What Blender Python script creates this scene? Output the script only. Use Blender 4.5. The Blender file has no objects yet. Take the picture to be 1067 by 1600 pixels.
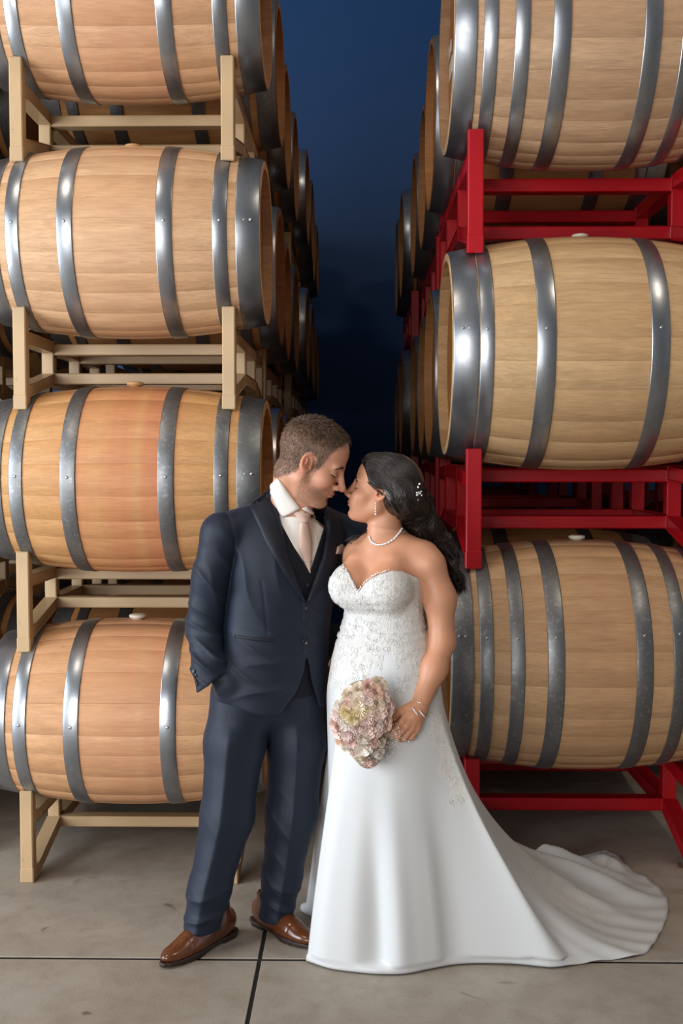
import bpy, bmesh, math, random
import numpy as np
from mathutils import Vector, Matrix, Quaternion
from mathutils.bvhtree import BVHTree
PI = math.pi
SC = bpy.context.scene
COL = SC.collection

# ------------------------------------------------------------------ camera
F_PX, CX, CY, CAM_H = 1700.0, 533.5, 800.0, 1.57
PITCH = math.atan(85 / F_PX); YAW = math.atan(26.5 / F_PX)
cam_data = bpy.data.cameras.new('camera'); cam = bpy.data.objects.new('camera', cam_data)
COL.objects.link(cam); SC.camera = cam
cam_data.sensor_fit = 'VERTICAL'; cam_data.sensor_height = 36.0
cam_data.lens = F_PX / 1600 * 36.0; cam_data.clip_end = 60
cam.location = (0, 0, CAM_H)
cam.rotation_euler = (PI / 2 - PITCH, 0, YAW)
cam_data.dof.use_dof = False

# ------------------------------------------------------------------ world, lights, exposure
world = bpy.data.worlds.new('world'); SC.world = world; world.use_nodes = True
bgn = world.node_tree.nodes['Background']
bgn.inputs[0].default_value = (0.62, 0.75, 1.0, 1); bgn.inputs[1].default_value = 0.05
SC.view_settings.view_transform = 'Standard'; SC.view_settings.look = 'None'
SC.view_settings.gamma = 1; SC.view_settings.use_curve_mapping = False
SC.view_settings.exposure = 0.0

def area_light(name, loc, target, sx, sy, power, color):
    d = bpy.data.lights.new(name, 'AREA'); d.shape = 'RECTANGLE'; d.size = sx; d.size_y = sy
    d.energy = power; d.color = color
    o = bpy.data.objects.new(name, d); COL.objects.link(o); o.location = loc
    o.rotation_euler = (Vector(target) - Vector(loc)).to_track_quat('-Z', 'Y').to_euler()
    return o
# daylight through the big door openings behind the camera and in the left wall
area_light('door_front_offscreen', (-3.1, -3.9, 2.2), (-3.1, 5, 2.2), 3.8, 4.2, 350, (1.0, 0.97, 0.94))
area_light('door_left_offscreen', (-5.3, 1.5, 2.0), (0, 2.3, 2.0), 3.2, 3.8, 400, (0.84, 0.92, 1.0))
# warm lamps high under the roof: they light the wall above the stacks
area_light('ceiling_lamp_left_offscreen', (-2.6, 1.6, 6.4), (-2.6, 1.7, 0), 0.9, 0.9, 60, (1.0, 0.84, 0.66))
area_light('ceiling_lamp_right_offscreen', (2.8, 1.6, 6.4), (2.8, 1.7, 0), 0.9, 0.9, 60, (1.0, 0.84, 0.66))

# ------------------------------------------------------------------ helpers
def px_ray(px, py):
    fw = Vector((-math.sin(YAW) * math.cos(PITCH), math.cos(YAW) * math.cos(PITCH), -math.sin(PITCH)))
    rt = Vector((math.cos(YAW), math.sin(YAW), 0)); up = rt.cross(fw)
    return fw + rt * ((px - CX) / F_PX) - up * ((py - CY) / F_PX)
def W(px, py, Y):
    r = px_ray(px, py)
    return Vector((0, 0, CAM_H)) + r * (Y / r.y)
def WF(px, py, z=0.0):
    r = px_ray(px, py)
    return Vector((0, 0, CAM_H)) + r * ((z - CAM_H) / r.z)

def tag(o, label=None, cat=None, group=None, kind=None):
    if label: o['label'] = label
    if cat: o['category'] = cat
    if group: o['group'] = group
    if kind: o['kind'] = kind
    return o
def empty(name, loc=(0, 0, 0), rz=0.0):
    o = bpy.data.objects.new(name, None); COL.objects.link(o)
    o.location = loc; o.rotation_euler = (0, 0, rz); o.empty_display_size = 0.1
    return o
def link(name, me, mat=None, parent=None, loc=(0, 0, 0), rot=(0, 0, 0)):
    o = bpy.data.objects.new(name, me); COL.objects.link(o)
    if mat is not None:
        if len(me.materials) == 0: me.materials.append(None)
        o.material_slots[0].link = 'OBJECT'; o.material_slots[0].material = mat
    o.location = loc; o.rotation_euler = rot
    if parent is not None: o.parent = parent
    return o
def mesh(name, v, f, smooth=False):
    me = bpy.data.meshes.new(name); me.from_pydata([tuple(p) for p in v], [], [tuple(q) for q in f]); me.update()
    if smooth: me.polygons.foreach_set('use_smooth', [True] * len(me.polygons))
    return me
def bm_mesh(name, bm, smooth=False):
    me = bpy.data.meshes.new(name); bm.normal_update(); bm.to_mesh(me); bm.free()
    if smooth: me.polygons.foreach_set('use_smooth', [True] * len(me.polygons))
    return me
def beam_mesh(name, a, b, w, h, bev=0.004, ext=0.0):
    """square steel tube from a to b, w across, h high, softened edges"""
    a = Vector(a); b = Vector(b); d = (b - a); L = d.length; d.normalize()
    upv = Vector((0, 0, 1)) if abs(d.z) < 0.95 else Vector((0, 1, 0))
    s = d.cross(upv).normalized(); u = s.cross(d).normalized()
    bm = bmesh.new(); bmesh.ops.create_cube(bm, size=1)
    for v in bm.verts:
        p = v.co
        v.co = (a + b) / 2 + d * (p.x * (L + ext)) + s * (p.y * w) + u * (p.z * h)
    bmesh.ops.bevel(bm, geom=bm.edges[:], offset=bev, segments=1, affect='EDGES')
    return bm_mesh(name, bm)
def grid_faces(nu, nv, wrap_u=False):
    f = []
    for j in range(nv - 1):
        for i in range(nu if wrap_u else nu - 1):
            i2 = (i + 1) % nu
            f.append((j * nu + i, j * nu + i2, (j + 1) * nu + i2, (j + 1) * nu + i))
    return f

# ------------------------------------------------------------------ materials
class NT:
    def __init__(s, name):
        s.m = bpy.data.materials.new(name); s.m.use_nodes = True
        s.t = s.m.node_tree; s.b = s.t.nodes['Principled BSDF']
    def n(s, typ, **kw):
        nd = s.t.nodes.new(typ)
        for k, v in kw.items():
            if k.startswith('i_'):
                key = k[2:]; key = int(key) if key.isdigit() else key.replace('_', ' ')
                nd.inputs[key].default_value = v
            else: setattr(nd, k, v)
        return nd
    def l(s, a, b): s.t.links.new(a, b)
    def ramp(s, fac, stops):
        r = s.n('ShaderNodeValToRGB'); e = r.color_ramp.elements
        while len(e) < len(stops): e.new(0.5)
        for el, (p, c) in zip(e, stops): el.position = p; el.color = (*c, 1)
        s.l(fac, r.inputs[0]); return r.outputs[0]
    def mix(s, fac, a, b, mode='MIX'):
        m = s.n('ShaderNodeMix', data_type='RGBA', blend_type=mode)
        for sock, val in ((m.inputs[0], fac), (m.inputs[6], a), (m.inputs[7], b)):
            if hasattr(val, 'links'): s.l(val, sock)
            elif isinstance(val, (int, float)): sock.default_value = val
            else: sock.default_value = (*val, 1)
        return m.outputs[2]
    def coords(s, scale=(1, 1, 1), kind='Object'):
        c = s.n('ShaderNodeTexCoord'); mp = s.n('ShaderNodeMapping'); mp.inputs['Scale'].default_value = scale
        s.l(c.outputs[kind], mp.inputs[0]); return mp.outputs[0]
    def noise(s, vec, scale, detail=4, rough=0.55, dist=0.0, w=None):
        n = s.n('ShaderNodeTexNoise', noise_dimensions='4D' if w is not None else '3D')
        n.inputs['Scale'].default_value = scale; n.inputs['Detail'].default_value = detail
        n.inputs['Roughness'].default_value = rough; n.inputs['Distortion'].default_value = dist
        s.l(vec, n.inputs['Vector'])
        if w is not None: s.l(w, n.inputs['W'])
        return n.outputs[0]
    def math(s, op, a, b=None):
        m = s.n('ShaderNodeMath', operation=op)
        for k, val in enumerate((a, b)):
            if val is None: continue
            if hasattr(val, 'links'): s.l(val, m.inputs[k])
            else: m.inputs[k].default_value = val
        return m.outputs[0]
    def bump(s, h, strength=0.3, dist=0.002):
        b = s.n('ShaderNodeBump'); b.inputs['Strength'].default_value = strength; b.inputs['Distance'].default_value = dist
        s.l(h, b.inputs['Height']); s.l(b.outputs[0], s.b.inputs['Normal'])
    def set(s, **kw):
        for k, v in kw.items():
            key = k.replace('_', ' ')
            if isinstance(v, tuple) and len(v) == 3: v = (*v, 1)
            s.b.inputs[key].default_value = v
        return s
def srgb(r, g, b):
    return tuple(((c / 255) / 12.92 if c / 255 <= 0.04045 else ((c / 255 + 0.055) / 1.055) ** 2.4) for c in (r, g, b))
def plain(name, col, rough=0.5, metal=0.0, **kw):
    t = NT(name); t.set(Base_Color=col, Roughness=rough, Metallic=metal, **kw); return t.m

def wood_mat(name, light, dark, stain=None, stain_amt=0.0, end_tone=None):
    """oak staves: grain runs along local X, every stave gets its own tone; wine stain around the bilge"""
    t = NT(name)
    oi = t.n('ShaderNodeObjectInfo'); rnd = oi.outputs['Random']
    w = t.math('MULTIPLY', rnd, 37.0)
    base = t.mix(t.math('MULTIPLY', rnd, 0.85), light, dark)
    v1 = t.coords((1.2, 9, 9)); g1 = t.noise(v1, 4.0, 6, 0.62, 0.8, w)
    v2 = t.coords((3, 60, 60)); g2 = t.noise(v2, 4.0, 5, 0.6, 0.2, w)
    v3 = t.coords((1, 1, 1)); g3 = t.noise(v3, 3.2, 4, 0.6, 0.6, w)
    c = t.mix(t.ramp(g1, [(0.35, (0, 0, 0)), (0.7, (0.55, 0.55, 0.55))]), base, tuple(x * 0.62 for x in dark))
    c = t.mix(t.ramp(g2, [(0.45, (0, 0, 0)), (0.75, (0.5, 0.5, 0.5))]), c, tuple(x * 0.5 for x in dark))
    c = t.mix(t.ramp(g3, [(0.55, (0, 0, 0)), (0.85, (0.35, 0.35, 0.35))]), c, tuple(min(1, x * 1.25) for x in light))
    if stain:
        v4 = t.coords((5.0, 0.7, 0.7)); g4 = t.noise(v4, 1.7, 3, 0.5, 0.3)
        sep = t.n('ShaderNodeSeparateXYZ'); t.l(t.coords((1, 1, 1)), sep.inputs[0])
        ax = t.math('ABSOLUTE', sep.outputs[0])
        near = t.ramp(ax, [(0.0, (1, 1, 1)), (0.16, (1, 1, 1)), (0.22, (0.15, 0.15, 0.15)), (0.5, (0.05, 0.05, 0.05))])
        k = t.mix(1.0, t.ramp(g4, [(0.3, (0.1, 0.1, 0.1)), (0.7, (1, 1, 1))]), near, 'MULTIPLY')
        c = t.mix(t.math('MULTIPLY', k, stain_amt), c, stain)
    # dark nicks and wine drips
    v5 = t.coords((2.0, 14, 14)); g5 = t.noise(v5, 5.0, 3, 0.7, 0.0, w)
    c = t.mix(t.ramp(g5, [(0.70, (0, 0, 0)), (0.78, (0.7, 0.7, 0.7))]), c, (0.05, 0.03, 0.015))
    t.l(c, t.b.inputs['Base Color'])
    t.set(Roughness=0.52); t.b.inputs['Specular IOR Level'].default_value = 0.35
    t.bump(g2, 0.25, 0.0015)
    return t.m
def steel_mat(name, col, rough, spot=0.0):
    t = NT(name)
    v = t.coords((40, 3, 3)); g = t.noise(v, 3.0, 5, 0.6)
    v2 = t.coords((1, 1, 1)); g2 = t.noise(v2, 9, 5, 0.65, 0.4); g3 = t.noise(v2, 70, 3, 0.6)
    c = t.mix(t.ramp(g2, [(0.3, (0, 0, 0)), (0.75, (1, 1, 1))]), col, tuple(x * 0.55 for x in col))
    c = t.mix(t.math('MULTIPLY', g, 0.35), c, tuple(min(1, x * 1.25) for x in col))
    if spot: c = t.mix(t.ramp(g3, [(0.55, (0, 0, 0)), (0.7, (spot, spot, spot))]), c, tuple(min(1, x * 1.7) for x in col))
    t.l(c, t.b.inputs['Base Color'])
    t.set(Metallic=0.92)
    r = t.math('ADD', t.math('MULTIPLY', g2, 0.28), rough - 0.12); t.l(r, t.b.inputs['Roughness'])
    t.bump(g3 if spot else g, 0.12, 0.001)
    return t.m
def painted_mat(name, col, worn, rough=0.38, amt=0.7):
    t = NT(name); v = t.coords((1, 1, 1), 'Object')
    g = t.noise(v, 14, 6, 0.7, 0.2); g2 = t.noise(v, 3, 3, 0.5)
    c = t.mix(t.ramp(g2, [(0.35, (0, 0, 0)), (0.7, (1, 1, 1))]), col, tuple(x * 0.82 for x in col))
    c = t.mix(t.ramp(g, [(0.70, (0, 0, 0)), (0.74, (amt, amt, amt))]), c, worn)
    t.l(c, t.b.inputs['Base Color']); t.set(Roughness=rough); t.bump(g2, 0.05, 0.002)
    return t.m
M = {}
M['oak_pale'] = wood_mat('oak_pale', srgb(224, 184, 144), srgb(206, 160, 116), srgb(204, 140, 106), 0.3)
M['oak_pink'] = wood_mat('oak_pink', srgb(220, 174, 120), srgb(204, 152, 96), srgb(190, 104, 80), 0.75)
M['oak_warm'] = wood_mat('oak_warm', srgb(218, 170, 126), srgb(200, 150, 106), srgb(194, 126, 96), 0.55)
M['oak_top'] = wood_mat('oak_top', srgb(216, 172, 132), srgb(198, 150, 108), srgb(198, 130, 98), 0.45)
M['oak_straw'] = wood_mat('oak_straw', srgb(212, 178, 134), srgb(192, 154, 108), srgb(170, 104, 74), 0.15)
M['oak_buff'] = wood_mat('oak_buff', srgb(204, 168, 128), srgb(186, 146, 106), srgb(176, 116, 82), 0.35)
M['oak_grey'] = wood_mat('oak_grey', srgb(202, 166, 130), srgb(182, 144, 110), None)
M['oak_far'] = wood_mat('oak_far', srgb(200, 146, 92), srgb(176, 120, 70), None)
M['oak_head'] = wood_mat('oak_head', srgb(196, 138, 78), srgb(168, 110, 56), None)
M['hoop_bright'] = steel_mat('hoop_bright', (0.38, 0.41, 0.45), 0.30)
M['hoop_galv'] = steel_mat('hoop_galv', (0.25, 0.26, 0.27), 0.44, 0.5)
M['rivet'] = plain('rivet', (0.45, 0.46, 0.48), 0.35, 0.9)
M['bung_white'] = plain('bung_white', srgb(214, 204, 186), 0.5)
M['bung_wood'] = plain('bung_wood', srgb(206, 160, 108), 0.6)
M['cream_paint'] = painted_mat('cream_paint', srgb(192, 162, 122), srgb(110, 78, 48), 0.4, 0.5)
M['red_paint'] = painted_mat('red_paint', srgb(176, 8, 24), srgb(110, 6, 14), 0.34, 0.4)

# ------------------------------------------------------------------ the room
def concrete():
    t = NT('concrete'); v = t.coords((1, 1, 1), 'Generated')
    geo = t.n('ShaderNodeNewGeometry'); P_ = geo.outputs['Position']
    a = t.noise(P_, 1.3, 6, 0.6, 0.5); b = t.noise(P_, 9, 6, 0.65, 0.3); c2 = t.noise(P_, 160, 3, 0.6)
    col = t.mix(t.ramp(a, [(0.3, (0, 0, 0)), (0.7, (1, 1, 1))]), srgb(168, 160, 149), srgb(143, 131, 117))
    col = t.mix(t.ramp(b, [(0.45, (0, 0, 0)), (0.8, (0.6, 0.6, 0.6))]), col, srgb(118, 104, 88))
    col = t.mix(t.ramp(c2, [(0.5, (0, 0, 0)), (0.75, (0.4, 0.4, 0.4))]), col, srgb(172, 166, 158))
    d = t.noise(P_, 4.5, 2, 0.5, 1.2)
    col = t.mix(t.ramp(d, [(0.69, (0, 0, 0)), (0.74, (0.7, 0.7, 0.7))]), col, srgb(66, 52, 40))
    t.l(col, t.b.inputs['Base Color']); t.set(Roughness=0.62); t.b.inputs['Specular IOR Level'].default_value = 0.35
    t.bump(t.math('ADD', t.math('MULTIPLY', b, 0.6), t.math('MULTIPLY', c2, 0.4)), 0.35, 0.004)
    return t.m
M['concrete'] = concrete()
M['joint'] = plain('joint_filler', srgb(24, 20, 17), 0.95)
def blue_wall():
    t = NT('blue_wall'); v = t.coords((1, 1, 1), 'Object')
    g = t.noise(v, 30, 4, 0.6); g2 = t.noise(v, 0.8, 3, 0.5)
    t.l(t.mix(g2, (0.008, 0.072, 0.235), (0.012, 0.086, 0.27)), t.b.inputs['Base Color'])
    t.set(Roughness=0.55); t.bump(g, 0.15, 0.004); return t.m
M['blue_wall'] = blue_wall()
M['grey_wall'] = plain('grey_wall', (0.30, 0.30, 0.31), 0.8)
M['ceiling'] = plain('ceiling_paint', (0.25, 0.25, 0.26), 0.8)

XL, XR, YF, YB, ZC = -5.5, 5.5, -4.1, 10.2, 6.8
def box_mesh(name, lo, hi):
    (a, b, c), (d, e, f) = lo, hi
    v = [(a, b, c), (d, b, c), (d, e, c), (a, e, c), (a, b, f), (d, b, f), (d, e, f), (a, e, f)]
    return mesh(name, v, [(0, 3, 2, 1), (4, 5, 6, 7), (0, 1, 5, 4), (1, 2, 6, 5), (2, 3, 7, 6), (3, 0, 4, 7)])
fl = link('floor', box_mesh('floor', (XL, YF, -0.12), (XR, YB, -0.004)), M['joint']); tag(fl, kind='structure')
JX, JY = -0.308, 3.33
xs = [XL, JX - 3.0, JX, JX + 3.0, XR]; ys = [YF, JY - 6, JY - 3, JY, JY + 3, JY + 6, YB]
for i in range(4):
    for j in range(6):
        g = 0.0065
        gy = 0.009; lo = (xs[i] + (g if i else 0), ys[j] + (gy if j else 0)); hi = (xs[i + 1] - (g if i < 3 else 0), ys[j + 1] - (gy if j < 5 else 0))
        bm = bmesh.new(); bmesh.ops.create_cube(bm, size=1)
        for v in bm.verts:
            v.co = ((lo[0] + hi[0]) / 2 + v.co.x * (hi[0] - lo[0]), (lo[1] + hi[1]) / 2 + v.co.y * (hi[1] - lo[1]), -0.0125 + v.co.z * 0.025)
        top = [e for e in bm.edges if all(v.co.z > -0.001 for v in e.verts)]
        bmesh.ops.bevel(bm, geom=top, offset=0.0015, segments=1, affect='EDGES')
        link('concrete_slab', bm_mesh('concrete_slab', bm), M['concrete'], fl)
tag(link('wall_back', box_mesh('wall_back', (XL, YB, 0), (XR, YB + 0.15, ZC)), M['blue_wall']), kind='structure')
tag(link('wall_right', box_mesh('wall_right', (XR, YF, 0), (XR + 0.15, YB, ZC)), M['grey_wall']), kind='structure')
def wall_with_opening(name, axis, pos, a0, a1, o0, o1, oh):
    bm = bmesh.new()
    def bx(u0, u1, z0, z1):
        r = bmesh.ops.create_cube(bm, size=1)
        for v in r['verts']:
            u = (u0 + u1) / 2 + v.co.x * (u1 - u0); w = pos + v.co.y * 0.15; z = (z0 + z1) / 2 + v.co.z * (z1 - z0)
            v.co = (u, w, z) if axis == 'x' else (w, u, z)
    bx(a0, o0, 0, ZC); bx(o1, a1, 0, ZC); bx(o0, o1, oh, ZC)
    tag(link(name, bm_mesh(name, bm), M['grey_wall']), kind='structure')
wall_with_opening('wall_front', 'x', YF - 0.075, XL, XR, -5.0, -1.2, 4.3)
wall_with_opening('wall_left', 'y', XL - 0.075, YF, YB, -0.1, 3.1, 4.0)
tag(link('ceiling', box_mesh('ceiling', (XL, YF, ZC), (XR, YB, ZC + 0.15)), M['ceiling']), kind='structure')

# ------------------------------------------------------------------ barrels
def prof(x, L, R, rh):
    return R - (R - rh) * (2 * x / L) ** 2
def stave_mesh(L, R, rh, ang, nseg=14):
    """one stave: curved outside, joints slightly recessed, square cut ends"""
    v = []; f = []; th = 0.027; e = 0.0013 / R
    us = [-ang / 2, -ang / 2 + e, 0, ang / 2 - e, ang / 2]
    for i in range(nseg + 1):
        x = -L / 2 + L * i / nseg; r = prof(x, L, R, rh)
        for k, a in enumerate(us):
            rr = r - (0.0007 if k in (0, 4) else 0.0)
            v.append((x, rr * math.sin(a), rr * math.cos(a)))
        for a in (us[-1], us[0]):
            v.append((x, (r - th) * math.sin(a), (r - th) * math.cos(a)))
    n = 7
    for i in range(nseg):
        for k in range(n):
            k2 = (k + 1) % n
            f.append((i * n + k, (i + 1) * n + k, (i + 1) * n + k2, i * n + k2))
    f.append(tuple(range(n))); f.append(tuple(nseg * n + k for k in reversed(range(n))))
    me = mesh('stave', v, f)
    sm = [(q % n) in (0, 1, 2, 3) if q < nseg * n else False for q in range(len(f))]
    me.polygons.foreach_set('use_smooth', sm)
    return me
def shell_mesh(L, R, rh, n=30):
    v = []; f = []; ns = 12
    for i in range(ns + 1):
        x = -L / 2 + L * i / ns; r = prof(x, L, R, rh)
        for k in range(n * 2):
            a = 2 * PI * k / (n * 2); rr = r - (0.002 if k % 2 == 0 else 0)
            v.append((x, rr * math.sin(a), rr * math.cos(a)))
    f += [tuple(q) for q in grid_faces(n * 2, ns + 1, True)]
    o = len(v)
    for x, s in ((-L / 2, 0), (L / 2, ns)):
        b = len(v)
        for k in range(n * 2):
            a = 2 * PI * k / (n * 2); rr = rh - 0.027; v.append((x, rr * math.sin(a), rr * math.cos(a)))
        b2 = len(v); xi = x * (1 - 0.045 / (L / 2))
        for k in range(n * 2):
            a = 2 * PI * k / (n * 2); rr = rh - 0.027; v.append((xi, rr * math.sin(a), rr * math.cos(a)))
        for k in range(n * 2):
            k2 = (k + 1) % (n * 2); q = (s * n * 2 + k, b + k, b + k2, s * n * 2 + k2); q2 = (b + k, b2 + k, b2 + k2, b + k2)
            f += [q, q2] if x > 0 else [q[::-1], q2[::-1]]
    me = mesh('stave_shell', v, f); me.polygons.foreach_set('use_smooth', [k < ns * n * 2 for k in range(len(f))])
    return me
def hoop_mesh(x0, w, L, R, rh, n=72):
    v = []; f = []; t = 0.0022
    for (xx, dr) in ((-w / 2, 0.0), (-w / 2, t), (-w / 2 + 0.003, t + 0.0012), (w / 2 - 0.003, t + 0.0012), (w / 2, t), (w / 2, 0.0)):
        r = prof(x0 + xx, L, R, rh) + dr
        for k in range(n):
            a = 2 * PI * k / n; v.append((x0 + xx, r * math.sin(a), r * math.cos(a)))
    me = mesh('hoop', v, grid_faces(n, 6, True)); me.polygons.foreach_set('use_smooth', [(n <= k < 4 * n) for k in range(len(me.polygons))])
    return me
def rivet_mesh():
    bm = bmesh.new(); bmesh.ops.create_uvsphere(bm, u_segments=8, v_segments=5, radius=0.006)
    for v in bm.verts: v.co.z *= 0.45
    return bm_mesh('rivet', bm, True)
def head_mesh(r, n=48, boards=6):
    """round barrel head of planks with shallow joints, bevelled rim; faces +X"""
    bm = bmesh.new(); pts = []
    ys_ = [-r + 2 * r * k / boards for k in range(boards + 1)]
    for k in range(boards):
        y0, y1 = ys_[k] + 0.0012, ys_[k + 1] - 0.0012; m = 8; ring = []
        for i in range(m + 1):
            y = y0 + (y1 - y0) * i / m; ring.append((y, math.sqrt(max(0, r * r - y * y))))
        for i in range(m, -1, -1):
            y = y0 + (y1 - y0) * i / m; ring.append((y, -math.sqrt(max(0, r * r - y * y))))
        top = [bm.verts.new((0.0, y, z)) for y, z in ring]; bot = [bm.verts.new((-0.02, y, z)) for y, z in ring]
        try:
            bm.faces.new(top); bm.faces.new(bot[::-1])
            for i in range(len(ring)):
                j = (i + 1) % len(ring); bm.faces.new((top[i], bot[i], bot[j], top[j]))
        except ValueError: pass
    bmesh.ops.remove_doubles(bm, verts=bm.verts[:], dist=1e-5)
    bmesh.ops.recalc_face_normals(bm, faces=bm.faces[:])
    return bm_mesh('barrel_head', bm)
def bung_mesh():
    v = []; n = 20
    for (r, z) in ((0.020, -0.02), (0.022, 0.006), (0.030, 0.008), (0.033, 0.014), (0.031, 0.019), (0.022, 0.0215), (0.0, 0.0215)):
        for k in range(n):
            a = 2 * PI * k / n; v.append((r * math.cos(a), r * math.sin(a), z))
    return mesh('bung', v, grid_faces(n, 7, True), True)
RIVET = rivet_mesh(); BUNG = bung_mesh()

class BarrelKind:
    def __init__(s, L, R, rh, hoops, nst):
        s.L, s.R, s.rh, s.hoops, s.nst = L, R, rh, hoops, nst
        rr = random.Random(int(L * 1000)); ws = [rr.choice((0.8, 1.0, 1.22)) for _ in range(nst)]
        tot = sum(ws); s.angs = [2 * PI * w / tot for w in ws]
        cache = {}
        s.stv = []
        for w, a in zip(ws, s.angs):
            if w not in cache: cache[w] = stave_mesh(L, R, rh, a)
            s.stv.append(cache[w])
        s.shell = shell_mesh(L, R, rh); s.head = head_mesh(rh - 0.027)
        s.hm = [hoop_mesh(x, w, L, R, rh) for x, w in hoops]
K_LEFT = BarrelKind(1.0, 0.352, 0.297, [(-0.457, 0.082), (-0.362, 0.05), (-0.172, 0.056), (0.172, 0.056), (0.362, 0.05), (0.457, 0.082)], 24)
K_R6 = BarrelKind(1.05, 0.45, 0.388, [(-0.478, 0.09), (-0.405, 0.048), (-0.2, 0.066), (0.2, 0.066), (0.405, 0.048), (0.478, 0.09)], 27)
K_R8 = BarrelKind(1.05, 0.45, 0.388, [(-0.484, 0.078), (-0.398, 0.048), (-0.29, 0.05), (-0.155, 0.06), (0.16, 0.06), (0.29, 0.05), (0.398, 0.048), (0.484, 0.078)], 27)

def barrel(kind, loc, wood, steel, label, group, full, spin=0.0, bung='bung_white', rivet_ang=None):
    root = empty('wine_barrel', loc); tag(root, label, 'barrel', group)
    if full:
        a = spin
        for me, da in zip(kind.stv, kind.angs):
            link('stave', me, wood, root, rot=(-(a + da / 2), 0, 0)); a += da
    else:
        link('staves', kind.shell, wood, root)
    for k, (me, (hx, hw)) in enumerate(zip(kind.hm, kind.hoops)):
        h = link('hoop', me, steel, root)
        if full:
            r = prof(hx, kind.L, kind.R, kind.rh) + 0.0035
            ra = (rivet_ang if rivet_ang is not None else 1.50) + 0.03 * math.sin(7 * k)
            for sx in ((0,) if hw < 0.07 else (-0.012, 0.012)):
                link('rivet', RIVET, M['rivet'], h, loc=(hx + sx, -r * math.sin(ra), r * math.cos(ra)), rot=(ra, 0, 0))
    for s in (-1, 1):
        link('barrel_head', kind.head, M['oak_head'], root, loc=(s * (kind.L / 2 - 0.04), 0, 0), rot=(0.35 + spin, 0, 0 if s > 0 else PI))
    link('bung', BUNG, M[bung], root, loc=(0, 0, kind.R - 0.004))
    return root

# ------------------------------------------------------------------ steel barrel racks
class RackKind:
    """two-barrel rack: tall outer posts, shorter inner posts round the fork pocket, sloping cradle arms"""
    def __init__(s, hw, cr, span, ph, tube, inner_top, inner_bot, cask, axis, pitch, drop=0.0):
        s.parts = []; w = tube; D = cr * 2 + span; L_, R_, rh_ = cask
        def fit(me):
            """the ends of a post are cut to the curve of the barrel above it and of the one it stands on"""
            for v in me.vertices:
                x, y, z = v.co; ya = cr / 2 if y < D / 2 else D - cr / 2
                h = math.sqrt(max(1e-6, (prof(x, L_, R_, rh_) + 0.0026) ** 2 - (y - ya) ** 2))
                z = min(z, axis - h)
                if drop: z = max(z, axis + h - pitch)
                v.co.z = z
            me.update(); return me
        def add(n, a, b, ww=w, hh=w): s.parts.append((n, beam_mesh(n, a, b, ww, hh)))
        zi1, zi0 = ph - inner_top, inner_bot
        for sx in (-hw, hw):
            for (yo, yi) in ((0, cr), (D, D - cr)):
                sg = 1 if yi > yo else -1
                add('outer_post', (sx, yo, -drop), (sx, yo, ph)); fit(s.parts[-1][1])
                add('foot_cap', (sx, yo, -drop), (sx, yo, w * 1.2 - drop), w * 1.06, w * 1.06); fit(s.parts[-1][1])
                add('cradle_arm', (sx, yo + sg * w * 0.5, ph - w * 0.5 - 0.085), (sx, yi - sg * w * 0.5, zi1 - w * 0.55), w * 0.94, w * 0.94)
                add('lower_arm', (sx, yo + sg * w * 0.5, (0.024 + w * 0.47) if drop else w * 0.55), (sx, yi - sg * w * 0.5, zi0 + w * 0.5), w * 0.94, w * 0.94)
                add('inner_post', (sx, yi, zi0), (sx, yi, zi1))
            for z in (zi1 - w * 0.5, zi0 + w * 0.5):
                add('side_rail', (sx, cr + w * 0.5, z), (sx, D - cr - w * 0.5, z), w * 0.94, w * 0.94)
        for yi in (cr, D - cr):
            for z in (zi1 - w * 0.75, zi0 + w * 0.55):
                add('cross_bar', (-hw + w * 0.5, yi, z), (hw - w * 0.5, yi, z), w * 0.9, w * 0.9)
    def build(s, loc, mat, label, group):
        r = empty('barrel_rack', loc); tag(r, label, 'rack', group)
        for n, me in s.parts: link(n, me, mat, r)
        return r

LX, LY, LPH, LP = -0.845, 3.95, 0.345, 0.884
RX, RY, RPH, RP = 0.862, 4.1, 0.43, 1.174
LCR, LSP, RCR, RSP = 0.36, 0.40, 0.40, 0.57
L_AX0 = 0.603; R_AX0 = 0.797; CK_L = (1.0, 0.352, 0.297); CK_R = (1.05, 0.45, 0.388)
RK_L = RackKind(0.378, LCR, LSP, LPH, 0.047, 0.085, 0.086, CK_L, L_AX0, LP)
RK_R = RackKind(0.43, RCR, RSP, RPH, 0.058, 0.065, 0.10, CK_R, R_AX0, RP)
RK_L_UP = RackKind(0.378, LCR, LSP, LPH, 0.047, 0.085, 0.086, CK_L, L_AX0, LP, 0.026)
RK_R_UP = RackKind(0.43, RCR, RSP, RPH, 0.058, 0.065, 0.10, CK_R, R_AX0, RP, 0.022)
ORD = ['front', 'second', 'third', 'fourth', 'fifth', 'sixth', 'seventh', 'eighth']
TIER_L = ['lowest', 'second', 'third', 'top']; TIER_R = ['lowest', 'middle', 'top']
front_L = [('oak_warm', 'hoop_bright', 'reddish oak barrel with pale disc bung on the lowest cream rack beside the trousers', 'bung_white'),
           ('oak_pink', 'hoop_galv', 'oak barrel stained pink with wine in the middle, dull spotted hoops, behind the suit shoulder', 'bung_wood'),
           ('oak_pale', 'hoop_bright', 'pale oak barrel with bright hoops between the two upper cream racks', 'bung_wood'),
           ('oak_top', 'hoop_bright', 'oak barrel lying on the topmost cream rack at the aisle front', 'bung_wood')]
front_R = [('oak_buff', 'hoop_galv', 'large oak cask with eight dull hoops on the lowest red rack beside the bride', K_R8),
           ('oak_straw', 'hoop_bright', 'large straw-coloured oak cask with six hoops between two red racks', K_R6),
           ('oak_grey', 'hoop_bright', 'large oak cask with eight bright hoops on the topmost red rack', K_R8)]
rs = random.Random(5)
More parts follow.
